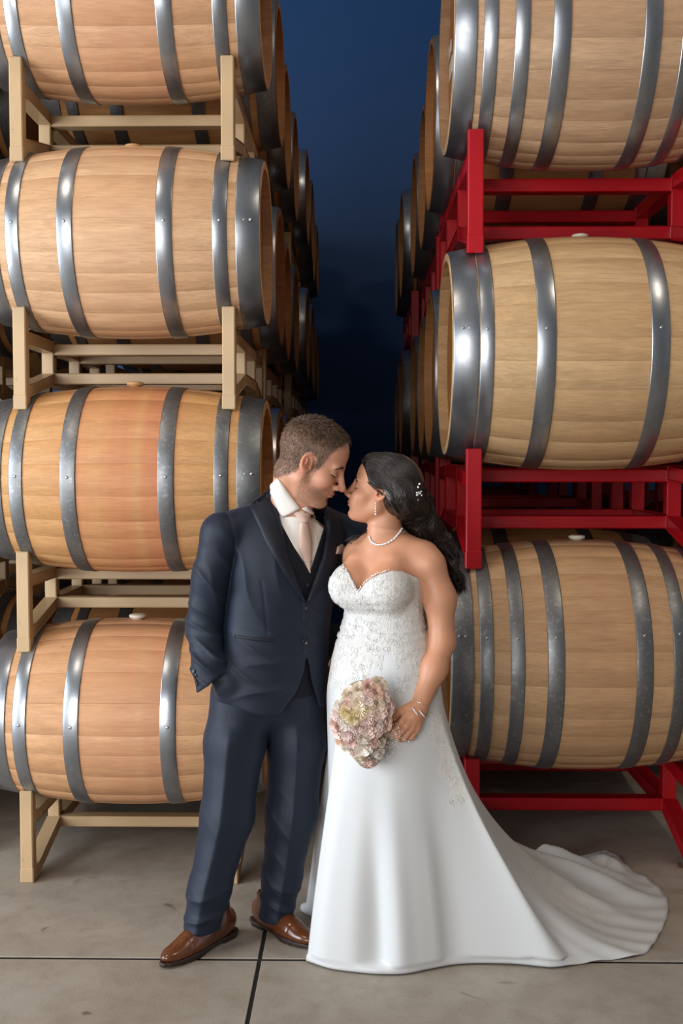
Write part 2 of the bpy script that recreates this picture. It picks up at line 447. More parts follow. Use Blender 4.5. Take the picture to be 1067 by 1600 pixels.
JL = [0, -0.018, 0.015, -0.008]; JR = [0, 0.02, -0.022]      # each bay stands a little off the line
for t in range(4):
    for rk in range(4):
        (RK_L_UP if t else RK_L).build((LX + JL[rk], LY + rk * 1.52, t * LP), M['cream_paint'],
                   'cream steel barrel rack, %s tier, %s in its line down the aisle' % (TIER_L[t], ORD[rk]), 'cream racks along the aisle')
    for k in range(8):
        y = LY + LCR / 2 + (k // 2) * 1.52 + (k % 2) * (LCR + LSP)
        x = LX + JL[k // 2]
        if k == 0:
            wd, st, lb, bg = front_L[t]
            barrel(K_LEFT, (x, y, L_AX0 + t * LP), M[wd], M[st], lb, 'barrels on the cream racks', True, spin=t * 0.7, bung=bg)
        else:
            barrel(K_LEFT, (x, y, L_AX0 + t * LP), M['oak_far'], M[rs.choice(['hoop_bright', 'hoop_galv'])],
                   'oak barrel on the %s cream tier, %s back from the aisle front' % (TIER_L[t], ORD[k]), 'barrels on the cream racks', False, spin=rs.random() * 6)
for t in range(3):
    for rk in range(3):
        (RK_R_UP if t else RK_R).build((RX + JR[rk], RY + rk * 1.94, t * RP), M['red_paint'],
                   'red steel barrel rack, %s tier, %s in its line down the aisle' % (TIER_R[t], ORD[rk]), 'red racks along the aisle')
    for k in range(6):
        y = RY + RCR / 2 + (k // 2) * 1.94 + (k % 2) * (RCR + RSP)
        x = RX + JR[k // 2]
        if k == 0:
            wd, st, lb, kd = front_R[t]
            barrel(kd, (x, y, R_AX0 + t * RP), M[wd], M[st], lb, 'casks on the red racks', True, spin=t * 0.9, rivet_ang=1.25 if t != 1 else 1.42)
        else:
            barrel(rs.choice([K_R6, K_R8]), (x, y, R_AX0 + t * RP), M['oak_far'], M[rs.choice(['hoop_bright', 'hoop_galv'])],
                   'large oak cask on the %s red tier, %s back from the aisle front' % (TIER_R[t], ORD[k]), 'casks on the red racks', False, spin=rs.random() * 6)
# two paper labels on the head of the top cask
M['paper'] = plain('paper_label', srgb(226, 222, 214), 0.7)
top_cask = [o for o in COL.objects if o.get('label') == front_R[2][2]][0]
for (ly, lz, w_, h_) in ((0.30, 0.10, 0.12, 0.05), (0.26, 0.01, 0.15, 0.065)):
    link('paper_label', box_mesh('paper_label', (-0.001, -w_ / 2, -h_ / 2), (0.001, w_ / 2, h_ / 2)), M['paper'], top_cask, loc=(-0.4865, ly - 0.02, lz))
# the neighbouring lines of racks, seen through the gaps
for t in range(4):
    for rk in range(2):
        (RK_L_UP if t else RK_L).build((LX - 1.17, LY + 0.25 + rk * 1.52, t * LP), M['cream_paint'],
                   'cream steel barrel rack in the line behind, %s tier, %s from the front' % (TIER_L[t], ORD[rk]), 'cream racks in the next line')
    for k in range(4):
        y = LY + 0.25 + LCR / 2 + (k // 2) * 1.52 + (k % 2) * (LCR + LSP)
        barrel(K_LEFT, (LX - 1.17, y, L_AX0 + t * LP), M['oak_far'], M['hoop_galv'],
               'oak barrel in the next cream line, %s tier, %s from its front' % (TIER_L[t], ORD[k]), 'barrels in the next cream line', False, spin=rs.random() * 6)
for t in range(3):
    for rk in range(2):
        (RK_R_UP if t else RK_R).build((RX + 1.25, RY + 1.0 + rk * 1.94, t * RP), M['red_paint'],
                   'red steel barrel rack in the line behind, %s tier, %s from the front' % (TIER_R[t], ORD[rk]), 'red racks in the next line')
    for k in range(4):
        y = RY + 1.0 + RCR / 2 + (k // 2) * 1.94 + (k % 2) * (RCR + RSP)
        barrel(K_R6, (RX + 1.25, y, R_AX0 + t * RP), M['oak_far'], M['hoop_galv'],
               'large oak cask in the next red line, %s tier, %s from its front' % (TIER_R[t], ORD[k]), 'casks in the next red line', False, spin=rs.random() * 6)

# ================================================================== figures: smooth solids polygonised from distance fields
def A3(v): return np.array(tuple(v), dtype=np.float32)
def near(p, c, r_obj, fn, m=0.06):
    """evaluate fn only close to its object; elsewhere a safe positive distance"""
    d = np.linalg.norm(p - A3(c), axis=1); k = d < r_obj + m; out = np.maximum(d - r_obj, m).astype(np.float32)
    if k.any(): out[k] = fn(p[k])
    return out
def smin(a, b, k):
    h = np.clip(0.5 + 0.5 * (b - a) / k, 0, 1); return b + (a - b) * h - k * h * (1 - h)
def smax(a, b, k): return -smin(-a, -b, k)
def d_cone(p, a, b, r1, r2):
    a = A3(a); b = A3(b); ab = b - a; t = np.clip(((p - a) @ ab) / (ab @ ab), 0, 1)
    return np.linalg.norm(p - a - t[:, None] * ab, axis=1) - (r1 + (r2 - r1) * t)
def d_ell(p, c, r, R=None):
    q = p - A3(c)
    if R is not None: q = q @ R
    r = A3(r); k0 = np.linalg.norm(q / r, axis=1); k1 = np.linalg.norm(q / (r * r), axis=1) + 1e-9
    return k0 * (k0 - 1) / k1
def chain(p, pts, rads, k):
    d = None
    for i in range(len(pts) - 1):
        c = d_cone(p, pts[i], pts[i + 1], rads[i], rads[i + 1]); d = c if d is None else smin(d, c, k)
    return d
def sstep(x, a, b):
    t = np.clip((x - a) / (b - a), 0, 1); return t * t * (3 - 2 * t)
def in_poly(x, z, poly):
    """signed distance to a polygon in the x,z plane (negative inside)"""
    n = len(poly); d = np.full(len(x), 1e9, np.float32); s = np.zeros(len(x), bool)
    for i in range(n):
        ax, az = poly[i]; bx, bz = poly[(i + 1) % n]; ex, ez = bx - ax, bz - az
        t = np.clip(((x - ax) * ex + (z - az) * ez) / (ex * ex + ez * ez + 1e-12), 0, 1)
        d = np.minimum(d, (x - ax - t * ex) ** 2 + (z - az - t * ez) ** 2)
        c = ((az > z) != (bz > z)) & (x < (bx - ax) * (z - az) / (bz - az + 1e-12) + ax); s ^= c
    d = np.sqrt(d); return np.where(s, -d, d)
def polygonize(fn, lo, hi, h):
    """naive surface nets on a block-sparse grid -> vertices, quads"""
    lo = np.array(lo, float); hi = np.array(hi, float); B = 6
    nb = np.ceil((hi - lo) / (h * B)).astype(int); n = nb * B + 1
    gx, gy, gz = [lo[i] + np.arange(nb[i] + 1) * h * B for i in range(3)]
    G = np.stack(np.meshgrid(gx, gy, gz, indexing='ij'), -1).reshape(-1, 3).astype(np.float32)
    D0 = fn(G).reshape(nb + 1)
    mn = np.full(nb, 1e9, np.float32)
    for i in (0, 1):
        for j in (0, 1):
            for k in (0, 1): mn = np.minimum(mn, np.abs(D0[i:nb[0] + i, j:nb[1] + j, k:nb[2] + k]))
    act = mn < h * B * 1.5
    D = np.repeat(np.repeat(np.repeat(np.sign(D0[:-1, :-1, :-1]), B, 0), B, 1), B, 2)
    D = np.pad(D, ((0, 1),) * 3, mode='edge').astype(np.float32)
    m = np.zeros(n, bool); am = np.repeat(np.repeat(np.repeat(act, B, 0), B, 1), B, 2)
    for i in (0, 1):
        for j in (0, 1):
            for k in (0, 1): m[i:n[0] - 1 + i, j:n[1] - 1 + j, k:n[2] - 1 + k] |= am
    idx = np.argwhere(m); P_ = (lo + idx * h).astype(np.float32)
    val = np.empty(len(P_), np.float32)
    for s in range(0, len(P_), 400000): val[s:s + 400000] = fn(P_[s:s + 400000])
    D[m] = val
    S = D < 0; c = [D.shape[i] - 1 for i in range(3)]
    cnt = np.zeros(c, np.int8)
    for i in (0, 1):
        for j in (0, 1):
            for k in (0, 1): cnt += S[i:c[0] + i, j:c[1] + j, k:c[2] + k]
    cells = np.argwhere((cnt > 0) & (cnt < 8) & am)
    vid = np.full(c, -1, np.int32); vid[tuple(cells.T)] = np.arange(len(cells))
    acc = np.zeros((len(cells), 3)); num = np.zeros(len(cells))
    cor = [(i, j, k) for i in (0, 1) for j in (0, 1) for k in (0, 1)]
    dv = {q: D[cells[:, 0] + q[0], cells[:, 1] + q[1], cells[:, 2] + q[2]] for q in cor}
    for ax in range(3):
        for q in cor:
            if q[ax]: continue
            q2 = list(q); q2[ax] = 1; q2 = tuple(q2); a, b = dv[q], dv[q2]; x = (a < 0) != (b < 0)
            t = np.where(x, a / (a - b + 1e-12), 0); pt = np.tile(np.array(q, float), (len(cells), 1)); pt[:, ax] += t
            acc[x] += pt[x]; num[x] += 1
    V = lo + (cells + acc / np.maximum(num, 1)[:, None]) * h
    Q = []
    for ax in range(3):
        o1, o2 = (ax + 1) % 3, (ax + 2) % 3
        sl0 = [slice(None)] * 3; sl1 = [slice(None)] * 3; sl0[ax] = slice(0, -1); sl1[ax] = slice(1, None)
        ch = S[tuple(sl0)] != S[tuple(sl1)]; e = np.argwhere(ch)
        e = e[(e[:, o1] > 0) & (e[:, o2] > 0) & (e[:, o1] < c[o1]) & (e[:, o2] < c[o2])]
        if not len(e): continue
        def at(d1, d2):
            f = e.copy(); f[:, o1] -= d1; f[:, o2] -= d2; return vid[tuple(f.T)]
        q = np.stack([at(0, 0), at(1, 0), at(1, 1), at(0, 1)], 1)
        neg = S[tuple(e.T)]; q[~neg] = q[~neg][:, ::-1]; Q.append(q[(q >= 0).all(1)])
    return V, np.concatenate(Q)
def np_mesh(name, V, Q, cols=None):
    me = bpy.data.meshes.new(name); V = np.asarray(V, np.float32); Q = np.asarray(Q, np.int32); k = Q.shape[1]
    me.vertices.add(len(V)); me.vertices.foreach_set('co', V.ravel())
    me.loops.add(Q.size); me.loops.foreach_set('vertex_index', Q.ravel())
    me.polygons.add(len(Q)); me.polygons.foreach_set('loop_start', np.arange(0, Q.size, k, dtype=np.int32))
    me.polygons.foreach_set('use_smooth', np.ones(len(Q), bool))
    me.update(calc_edges=True); me.validate()
    if cols is not None:
        at = me.attributes.new('Col', 'FLOAT_COLOR', 'POINT')
        at.data.foreach_set('color', np.concatenate([cols, np.ones((len(cols), 1))], 1).astype(np.float32).ravel())
    return me
def grad(fn, P_, e=0.0015):
    P_ = np.asarray(P_, np.float32); g = np.stack([fn(P_ + A3(v)) - fn(P_ - A3(v)) for v in ((e, 0, 0), (0, e, 0), (0, 0, e))], 1)
    return g / (np.linalg.norm(g, axis=1, keepdims=True) + 1e-9)
def march(fn, O, Dr, off=0.0, t1=6.0, n=90, k=0.7):
    O = np.asarray(O, np.float32); Dr = np.asarray(Dr, np.float32); Dr = Dr / np.linalg.norm(Dr, axis=1, keepdims=True)
    t = np.zeros(len(O), np.float32)
    for _ in range(n):
        d = fn(O + Dr * t[:, None]) - off; t = np.minimum(t + d * k, t1)
    return O + Dr * t[:, None]
def hit_px(fn, pts, off=0.0):
    """where the sight lines through these photo points first meet the solid"""
    pts = np.asarray(pts, float); D_ = np.array([tuple(px_ray(x, y).normalized()) for x, y in pts])
    O = np.tile(np.array([[0, 0, CAM_H]]), (len(pts), 1)) + D_ * 2.6
    return march(fn, O, D_, off, 1.8)
def resample(pts, n):
    pts = np.asarray(pts, float); s = np.r_[0, np.cumsum(np.linalg.norm(np.diff(pts, axis=0), axis=1))]
    u = np.linspace(0, s[-1], n); return np.stack([np.interp(u, s, pts[:, i]) for i in range(pts.shape[1])], 1)
def smooth_curve(pts, n):
    """Catmull-Rom through the points"""
    P_ = np.asarray(pts, float); P_ = np.vstack([2 * P_[0] - P_[1], P_, 2 * P_[-1] - P_[-2]]); out = []; m = len(P_) - 3
    for u in np.linspace(0, m - 1e-6, n):
        i = int(u); t = u - i; a, b, c, d = P_[i:i + 4]
        out.append(0.5 * (2 * b + (c - a) * t + (2 * a - 5 * b + 4 * c - d) * t * t + (3 * b - 3 * c + d - a) * t ** 3))
    return np.array(out)
def cloth_strip(name, fn, A, B, n, m, off, th, mat, parent, px=True, bulge=0.0, hitoff=0.0):
    """a flat cloth piece between two edge lines, laid on the solid and given thickness"""
    a = resample(A, n); b = resample(B, n); g = np.stack([a + (b - a) * (j / (m - 1)) for j in range(m)], 0)
    X = hit_px(fn, g.reshape(-1, g.shape[-1]), hitoff) if px else g.reshape(-1, 3).astype(np.float32)
    if px:      # edge points whose sight line passes by the solid are drawn back round its outline
        bad = np.abs(fn(X.astype(np.float32)) - hitoff) > 0.004; good = X[~bad]
        for _ in range(3):
            for i in np.where(bad)[0]:
                r_ = np.array(px_ray(*g.reshape(-1, 2)[i])); yq = np.median(np.sort(good[:, 1])[-max(3, len(good) // 6):]); X[i] = np.array([0, 0, CAM_H]) + r_ * (yq / r_[1])
            break
        for _ in range(25):
            if bad.any(): X[bad] = X[bad] - grad(fn, X[bad], 0.003) * (fn(X[bad].astype(np.float32)) - hitoff)[:, None] * 0.8
    N_ = grad(fn, X, 0.004); w = np.sin(np.linspace(0, PI, m)); w = np.repeat(w, n)
    top = X + N_ * (off + th + bulge * w)[:, None] if np.ndim(off) == 0 else X
    bot = X + N_ * (off - 0.004)
    V = np.vstack([top, bot]); k = n * m; F = []
    for f in grid_faces(n, m):
        F.append(f); F.append(tuple(q + k for q in f[::-1]))
    ring = [i for i in range(n)] + [j * n + n - 1 for j in range(1, m)] + [(m - 1) * n + i for i in range(n - 2, -1, -1)] + [j * n for j in range(m - 2, 0, -1)]
    for i in range(len(ring)):
        p_, q_ = ring[i], ring[(i + 1) % len(ring)]; F.append((p_, p_ + k, q_ + k, q_))
    me = mesh(name, V, F, True); bm = bmesh.new(); bm.from_mesh(me); bmesh.ops.recalc_face_normals(bm, faces=bm.faces[:]); bm.to_mesh(me); bm.free()
    return link(name, me, mat, parent)
def tube_mesh(name, paths, rads, ns=6):
    """many tubes in one mesh; paths: list of (n,3), rads: list of (n,)"""
    V = []; F = []; o = 0
    for P_, R_ in zip(paths, rads):
        P_ = np.asarray(P_, float); T = np.gradient(P_, axis=0); T /= np.linalg.norm(T, axis=1, keepdims=True) + 1e-9
        ref = np.array([0, 0, 1.0]) if abs(T[0][2]) < 0.9 else np.array([0, 1.0, 0])
        n0 = np.cross(T[0], ref); n0 /= np.linalg.norm(n0)
        n = len(P_)
        for i in range(n):
            n0 = n0 - T[i] * (n0 @ T[i]); n0 /= np.linalg.norm(n0) + 1e-9; b0 = np.cross(T[i], n0)
            for k in range(ns):
                a = 2 * PI * k / ns; V.append(P_[i] + (n0 * math.cos(a) + b0 * math.sin(a)) * R_[i])
        for i in range(n - 1):
            for k in range(ns):
                k2 = (k + 1) % ns; F.append((o + i * ns + k, o + i * ns + k2, o + (i + 1) * ns + k2, o + (i + 1) * ns + k))
        F.append(tuple(o + k for k in reversed(range(ns)))); F.append(tuple(o + (n - 1) * ns + k for k in range(ns)))
        o += n * ns
    return mesh(name, V, F, True)

# ---------------------------------------------------------------- materials for the people
def skin_mat(name, rough=0.48):
    t = NT(name); a = t.n('ShaderNodeVertexColor', layer_name='Col')
    v = t.coords((1, 1, 1)); g = t.noise(v, 260, 3, 0.6); g2 = t.noise(v, 22, 3, 0.6)
    c = t.mix(t.ramp(g2, [(0.3, (0, 0, 0)), (0.8, (0.16, 0.16, 0.16))]), a.outputs[0], (0.62, 0.22, 0.13))
    t.l(c, t.b.inputs['Base Color']); t.set(Roughness=rough); t.b.inputs['Specular IOR Level'].default_value = 0.4
    t.b.inputs['Subsurface Weight'].default_value = 0.12; t.b.inputs['Subsurface Radius'].default_value = (0.012, 0.005, 0.003)
    t.b.inputs['Subsurface Scale'].default_value = 0.6
    t.bump(g, 0.10, 0.0006); return t.m
def cloth_mat(name, col, rough=0.75, sheen=0.0, weave=900, bump=0.12, spec=0.25, tint=(1, 1, 1)):
    t = NT(name); v = t.coords((1, 1, 1)); w = t.n('ShaderNodeTexWave', wave_type='BANDS', bands_direction='DIAGONAL')
    w.inputs['Scale'].default_value = weave; w.inputs['Distortion'].default_value = 0.5; t.l(v, w.inputs[0]); g = t.noise(v, 6, 4, 0.55)
    t.l(t.mix(t.math('MULTIPLY', g, 0.6), col, tuple(x * 0.72 for x in col)), t.b.inputs['Base Color'])
    t.set(Roughness=rough); t.b.inputs['Specular IOR Level'].default_value = spec
    if sheen:
        t.b.inputs['Sheen Weight'].default_value = sheen; t.b.inputs['Sheen Roughness'].default_value = 0.35; t.b.inputs['Sheen Tint'].default_value = (*tint, 1)
    t.bump(w.outputs[1], bump, 0.0006); return t.m
def hair_mat(name, a, b, rough=0.38):
    t = NT(name); v = t.coords((1, 1, 1)); g = t.noise(v, 90, 3, 0.6); g2 = t.noise(v, 14, 2, 0.6)
    c = t.mix(t.ramp(g, [(0.35, (0, 0, 0)), (0.7, (1, 1, 1))]), a, b); c = t.mix(t.ramp(g2, [(0.4, (0, 0, 0)), (0.8, (0.6, 0.6, 0.6))]), c, tuple(x * 0.5 for x in a))
    t.l(c, t.b.inputs['Base Color']); t.set(Roughness=rough); t.b.inputs['Specular IOR Level'].default_value = 0.5
    return t.m
M['skin_man'] = skin_mat('skin_man'); M['skin_woman'] = skin_mat('skin_woman', 0.42)
M['suit'] = cloth_mat('navy_wool', srgb(24, 33, 50), 0.58, 0.12, 700, 0.10, 0.35, (0.55, 0.7, 1.0))
M['lapel'] = cloth_mat('navy_lapel', srgb(25, 28, 39), 0.5, 0.1, 700, 0.1, 0.3, (0.55, 0.7, 1.0))
M['vest'] = cloth_mat('navy_vest', srgb(22, 24, 32), 0.7, 0.1, 700, 0.1, 0.2)
M['shirt'] = cloth_mat('white_shirt', srgb(236, 230, 222), 0.7, 0.0, 1200, 0.05, 0.25)
M['tie'] = cloth_mat('blush_tie', srgb(222, 192, 176), 0.45, 0.2, 1500, 0.05, 0.4)
M['button'] = plain('button', srgb(26, 28, 34), 0.3)
M['silver'] = plain('silver', (0.82, 0.80, 0.78), 0.18, 1.0)
def crystal():
    t = NT('crystal'); t.set(Base_Color=(0.93, 0.94, 0.96), Roughness=0.08, Metallic=0.35); t.b.inputs['Specular IOR Level'].default_value = 0.9; return t.m
M['crystal'] = crystal()
M['hair_man'] = hair_mat('hair_man', srgb(150, 124, 102), srgb(92, 72, 58), 0.5)
M['hair_top'] = hair_mat('hair_top', srgb(104, 80, 60), srgb(56, 42, 32), 0.45)
M['hair_woman'] = hair_mat('hair_woman', srgb(44, 33, 28), srgb(18, 13, 12), 0.33)
M['lash'] = plain('lash', (0.012, 0.008, 0.006), 0.6)
def leather():
    t = NT('brown_leather'); v = t.coords((1, 1, 1)); g = t.noise(v, 9, 4, 0.6, 0.4); g2 = t.noise(v, 180, 3, 0.6)
    t.l(t.mix(g, srgb(112, 60, 28), srgb(54, 26, 13)), t.b.inputs['Base Color']); t.set(Roughness=0.24)
    t.b.inputs['Coat Weight'].default_value = 0.4; t.b.inputs['Coat Roughness'].default_value = 0.12; t.bump(g2, 0.08, 0.0006); return t.m
M['leather'] = leather(); M['sole'] = plain('shoe_sole', srgb(40, 26, 20), 0.5); M['welt'] = plain('shoe_welt', srgb(112, 70, 40), 0.5)

# ---------------------------------------------------------------- heads
class Head:
    """local frame: x forward, y left, z up, origin between the ears"""
    def __init__(s, c, fwd, tilt, scale, woman):
        s.c = A3(c); f0 = Vector(fwd).normalized(); z = Vector((0, 0, 1))
        f = f0 * math.cos(tilt) + z * math.sin(tilt); u = z * math.cos(tilt) - f0 * math.sin(tilt); l = u.cross(f)
        s.R = np.array([tuple(f), tuple(l), tuple(u)], np.float32).T; s.s = scale; s.w = woman
    def loc(s, p): return ((p - s.c) @ s.R) / s.s
    def wld(s, q): return np.asarray(q, np.float32) * s.s @ s.R.T + s.c
    def sdf(s, p):
        q = s.loc(p); q2 = q.copy(); q2[:, 1] = np.abs(q2[:, 1]); w = s.w; E = lambda c, r: d_ell(q2, c, r)
        Cn = lambda a, b, r1, r2: d_cone(q2, a, b, r1, r2)
        d = E((-0.017, 0, 0.036), (0.099, 0.076, 0.088))                         # cranium
        d = smin(d, E((0.040, 0, 0.040), (0.052, 0.062, 0.060)), 0.03)            # forehead
        d = smin(d, E((0.034, 0, -0.040), (0.056, 0.055, 0.080)), 0.03)           # face
        jw = 0.049 if not w else 0.043
        d = smin(d, Cn((-0.004, jw, -0.058), (0.060, 0.012, -0.102 if not w else -0.098), 0.025 if not w else 0.021, 0.018), 0.03)
        d = smin(d, E((0.074, 0, -0.104 if not w else -0.101), (0.019 if not w else 0.016, 0.019 if not w else 0.014, 0.017)), 0.022)   # chin
        d = smin(d, E((0.060, 0.043, -0.036), (0.026, 0.021, 0.020)), 0.025)       # cheekbone
        if w: d = smin(d, E((0.062, 0.030, -0.058), (0.026, 0.022, 0.026)), 0.025)
        d = smin(d, E((0.080, 0.024, 0.014), (0.013 if not w else 0.009, 0.027, 0.009)), 0.018)  # brow
        d = smax(d, -E((0.106, 0.033, -0.007), (0.0255 if not w else 0.022, 0.019, 0.0125)), 0.013)      # eye socket
        d = smin(d, E((0.0745, 0.031, -0.007), (0.0150, 0.0165, 0.0135)), 0.005)   # closed lid over the eyeball
        d = smin(d, Cn((0.088, 0, 0.008), (0.113 if not w else 0.108, 0, -0.036), 0.0085, 0.0105 if not w else 0.009), 0.013)     # nose bridge
        d = smin(d, E((0.116 if not w else 0.111, 0, -0.041), (0.0125 if not w else 0.0105, 0.0115 if not w else 0.010, 0.0095)), 0.008)      # nose tip
        d = smin(d, E((0.101, 0.0125, -0.045), (0.012, 0.0075, 0.0080)), 0.006)    # nostril wing
        d = smax(d, -E((0.107, 0.0072, -0.0540), (0.0045, 0.0026, 0.0026)), 0.003) # nostril
        d = smin(d, E((0.079, 0, -0.066), (0.019, 0.026, 0.017)), 0.016)           # muzzle
        d = smin(d, E((0.0945, 0, -0.0660), (0.0085, 0.0205, 0.0050 if not w else 0.0058)), 0.005)      # upper lip
        d = smin(d, E((0.0920, 0, -0.0765), (0.0085, 0.0185, 0.0056 if not w else 0.0064)), 0.005)      # lower lip
        mz = -0.0712 + (0.10 if not w else 0.02) * q2[:, 1] ** 1.0 * 0.6
        slit = np.maximum(np.maximum(np.abs(q[:, 2] - mz) - 0.0005, q2[:, 1] - 0.0235), 0.078 - q[:, 0]); d = smax(d, -slit, 0.003)
        d = smax(d, -E((0.098, 0, -0.0885), (0.008, 0.020, 0.006)), 0.010)         # dip above the chin
        # ear: rim, hollow, lobe
        er = (q - A3((0.0, 0, -0.012) if not w else (-0.008, 0, -0.006))); a = 0.22; ex = er[:, 0] * math.cos(a) + er[:, 2] * math.sin(a); ez = -er[:, 0] * math.sin(a) + er[:, 2] * math.cos(a)
        ey = np.abs(q[:, 1]) - 0.077 + ex * 0.42
        le = np.stack([ex, ey, ez], 1)
        ear = d_ell(le, (0, 0, 0.002), (0.0185, 0.0075, 0.0305))
        ear = smax(ear, -d_ell(le, (0.003, 0.0080, 0.005), (0.0125, 0.0105, 0.0210)), 0.003)
        ear = smin(ear, d_ell(le, (0.0005, 0.001, 0.006), (0.0035, 0.0040, 0.015)), 0.002)
        ear = smax(ear, -d_ell(le, (0.006, 0.005, -0.006), (0.0075, 0.0100, 0.0095)), 0.002)
        ear = smin(ear, d_ell(le, (0.014, 0.002, -0.006), (0.004, 0.006, 0.008)), 0.003)
        d = smin(d, ear, 0.006)
        return d * s.s
def tone(P_q, base, woman):
    """skin colours: lips, blush, stubble, lids (paint of the skin itself)"""
    x, y, z = P_q[:, 0], np.abs(P_q[:, 1]), P_q[:, 2]; col = np.tile(np.array(base), (len(x), 1))
    def mix(m, c): 
        nonlocal col; col = col * (1 - m[:, None]) + np.array(c) * m[:, None]
    g = lambda cx, cy, cz, rx, ry, rz: np.exp(-(((x - cx) / rx) ** 2 + ((y - cy) / ry) ** 2 + ((z - cz) / rz) ** 2))
    face = (x > 0.02)
    mix(0.35 * g(0.07, 0.045, -0.045, 0.03, 0.02, 0.022), (0.62, 0.22, 0.15) if not woman else (0.60, 0.20, 0.13))
    mix(0.35 * g(0.115, 0.0, -0.042, 0.02, 0.016, 0.014), (0.60, 0.21, 0.14))
    mix(0.6 * g(0.0, 0.08, -0.01, 0.025, 0.015, 0.035), (0.60, 0.18, 0.11))
    lip = np.clip(1.25 - np.sqrt(((z + 0.0712) / (0.0098 if woman else 0.0080)) ** 2 + (y / 0.0225) ** 2) ** 3, 0, 1) * (x > 0.078)
    mix(np.clip(lip, 0, 1) * (0.85 if woman else 0.55), (0.36, 0.075, 0.065) if woman else (0.50, 0.17, 0.13))
    if woman:
        mix(0.55 * g(0.088, 0.031, -0.001, 0.012, 0.016, 0.008), (0.22, 0.13, 0.13))
    else:
        rs_ = np.random.RandomState(3); n_ = rs_.rand(len(x))
        jaw = sstep(-z + 0.25 * (x - 0.06), 0.052, 0.078) * sstep(x, -0.015, 0.012) * (1 - sstep(-z, 0.122, 0.140))
        side = sstep(x, -0.004, 0.010) * (1 - sstep(x, 0.022, 0.034)) * sstep(y, 0.045, 0.06) * sstep(-z, -0.012, 0.0)
        mous = g(0.10, 0.010, -0.0585, 0.03, 0.026, 0.006)
        st = np.clip(np.maximum(np.maximum(jaw, side * 0.8), mous), 0, 1) * (1 - np.clip(lip * 1.2, 0, 1))
        mix(st * (0.30 + 0.42 * n_), (0.15, 0.085, 0.05))
    return col
SKIN_M = (0.59, 0.30, 0.195); SKIN_W = (0.57, 0.285, 0.17)
HG = Head(W(489, 719, 3.402), (math.cos(math.radians(8)), -math.sin(math.radians(8)), 0), math.radians(-25), 1.04, False)
HB = Head(W(597, 766, 3.432), (-math.cos(math.radians(8)), math.sin(math.radians(8)), 0), math.radians(15), 0.94, True)
def strands(name, roots, dirs, length, width, mat, parent, segs=2, curl=None, rnd=None):
    """short hair: one thin tapering blade per hair"""
    rnd = rnd or np.random.RandomState(1); n = len(roots); V = []; F = []
    side = np.cross(dirs, rnd.randn(n, 3)); side /= np.linalg.norm(side, axis=1, keepdims=True) + 1e-9
    cv = curl if curl is not None else np.zeros((n, 3)); pts = []
    for k in range(segs + 1):
        t = k / segs; c = roots + dirs * (length * t)[:, None] + cv * (t * t * length)[:, None]; w = (width * (1 - t * 0.85))[:, None]
        pts += [c - side * w, c + side * w]
    V = np.stack(pts, 1).reshape(-1, 3); m = 2 * (segs + 1); b = np.arange(n) * m
    Q = np.concatenate([np.stack([b + 2 * k, b + 2 * k + 1, b + 2 * k + 3, b + 2 * k + 2], 1) for k in range(segs)])
    return link(name, np_mesh(name, V, Q), mat, parent)
def lash_line(H, side, name, parent, brow_mat, brow_w, dz=0.0):
    q = []
    for t in np.linspace(0, 1, 9):
        y = side * (0.015 + 0.036 * t); q.append((0.085 - 0.9 * max(0, abs(y) - 0.025) ** 1 * 0.6 + 0.003, y, -0.0115 - 0.004 * math.sin(PI * t)))
    P_ = H.wld(np.array(q)); dirs = np.tile((H.R[:, 0]).astype(float), (9, 1)); P_ = march(H.sdf, P_ + dirs * 0.03, -dirs, 0.0004, 0.06)
    link(name, tube_mesh(name, [P_], [np.array([0.0005, 0.0010, 0.0013, 0.0015, 0.0017, 0.0018, 0.0018, 0.0015, 0.0008]) * H.s], 5), M['lash'], parent)
    rr = np.random.RandomState(7 + int(side)); m = 260; t = rr.rand(m); y = side * (0.013 + 0.038 * t)
    z = 0.0135 + 0.006 * np.sin(PI * np.minimum(t * 1.15, 1)) - 0.004 * t ** 2 + dz + rr.randn(m) * brow_w
    Pq = np.stack([np.full(m, 0.12), y, z], 1); Pb = march(H.sdf, H.wld(Pq), np.tile(-H.R[:, 0], (m, 1)), 0.0, 0.15)
    dl = np.stack([-0.35 * t, side * np.ones(m) * 0.8, 0.35 - 0.5 * t], 1) @ H.R.T; dl /= np.linalg.norm(dl, axis=1, keepdims=True)
    strands('eyebrow', Pb, dl, np.full(m, 0.0075 * H.s), np.full(m, 0.0006), brow_mat, parent, rnd=rr)
# ================================================================== the groom
GB = math.radians(28)
g_zs = np.array([0.70, 0.78, 0.86, 0.95, 1.03, 1.12, 1.20, 1.28, 1.35, 1.42, 1.47])
g_w = np.array([0.188, 0.192, 0.188, 0.180, 0.176, 0.184, 0.194, 0.196, 0.175, 0.10, 0.06])
g_d = np.array([0.140, 0.142, 0.140, 0.134, 0.132, 0.138, 0.142, 0.138, 0.118, 0.085, 0.06])
g_x = np.array([-0.292, -0.290, -0.286, -0.276, -0.266, -0.256, -0.246, -0.240, -0.234, -0.226, -0.222])
g_y = np.array([3.53, 3.53, 3.53, 3.53, 3.53, 3.53, 3.53, 3.535, 3.54, 3.54, 3.54])
def soften(zs, arrs, sig):
    """round off the corners between the measured girths"""
    n = 160; zd = np.linspace(zs[0], zs[-1], n); st = zd[1] - zd[0]; h = int(3 * sig / st) + 1; k = np.exp(-0.5 * (np.arange(-h, h + 1) * st / sig) ** 2); k /= k.sum(); out = []
    for a in arrs:
        d = np.interp(zd, zs, a); lo = d[0] - (d[1:h + 1] - d[0])[::-1]; hi = d[-1] - (d[-h - 1:-1] - d[-1])[::-1]; out.append(np.convolve(np.r_[lo, d, hi], k, 'valid'))
    return [zd] + out
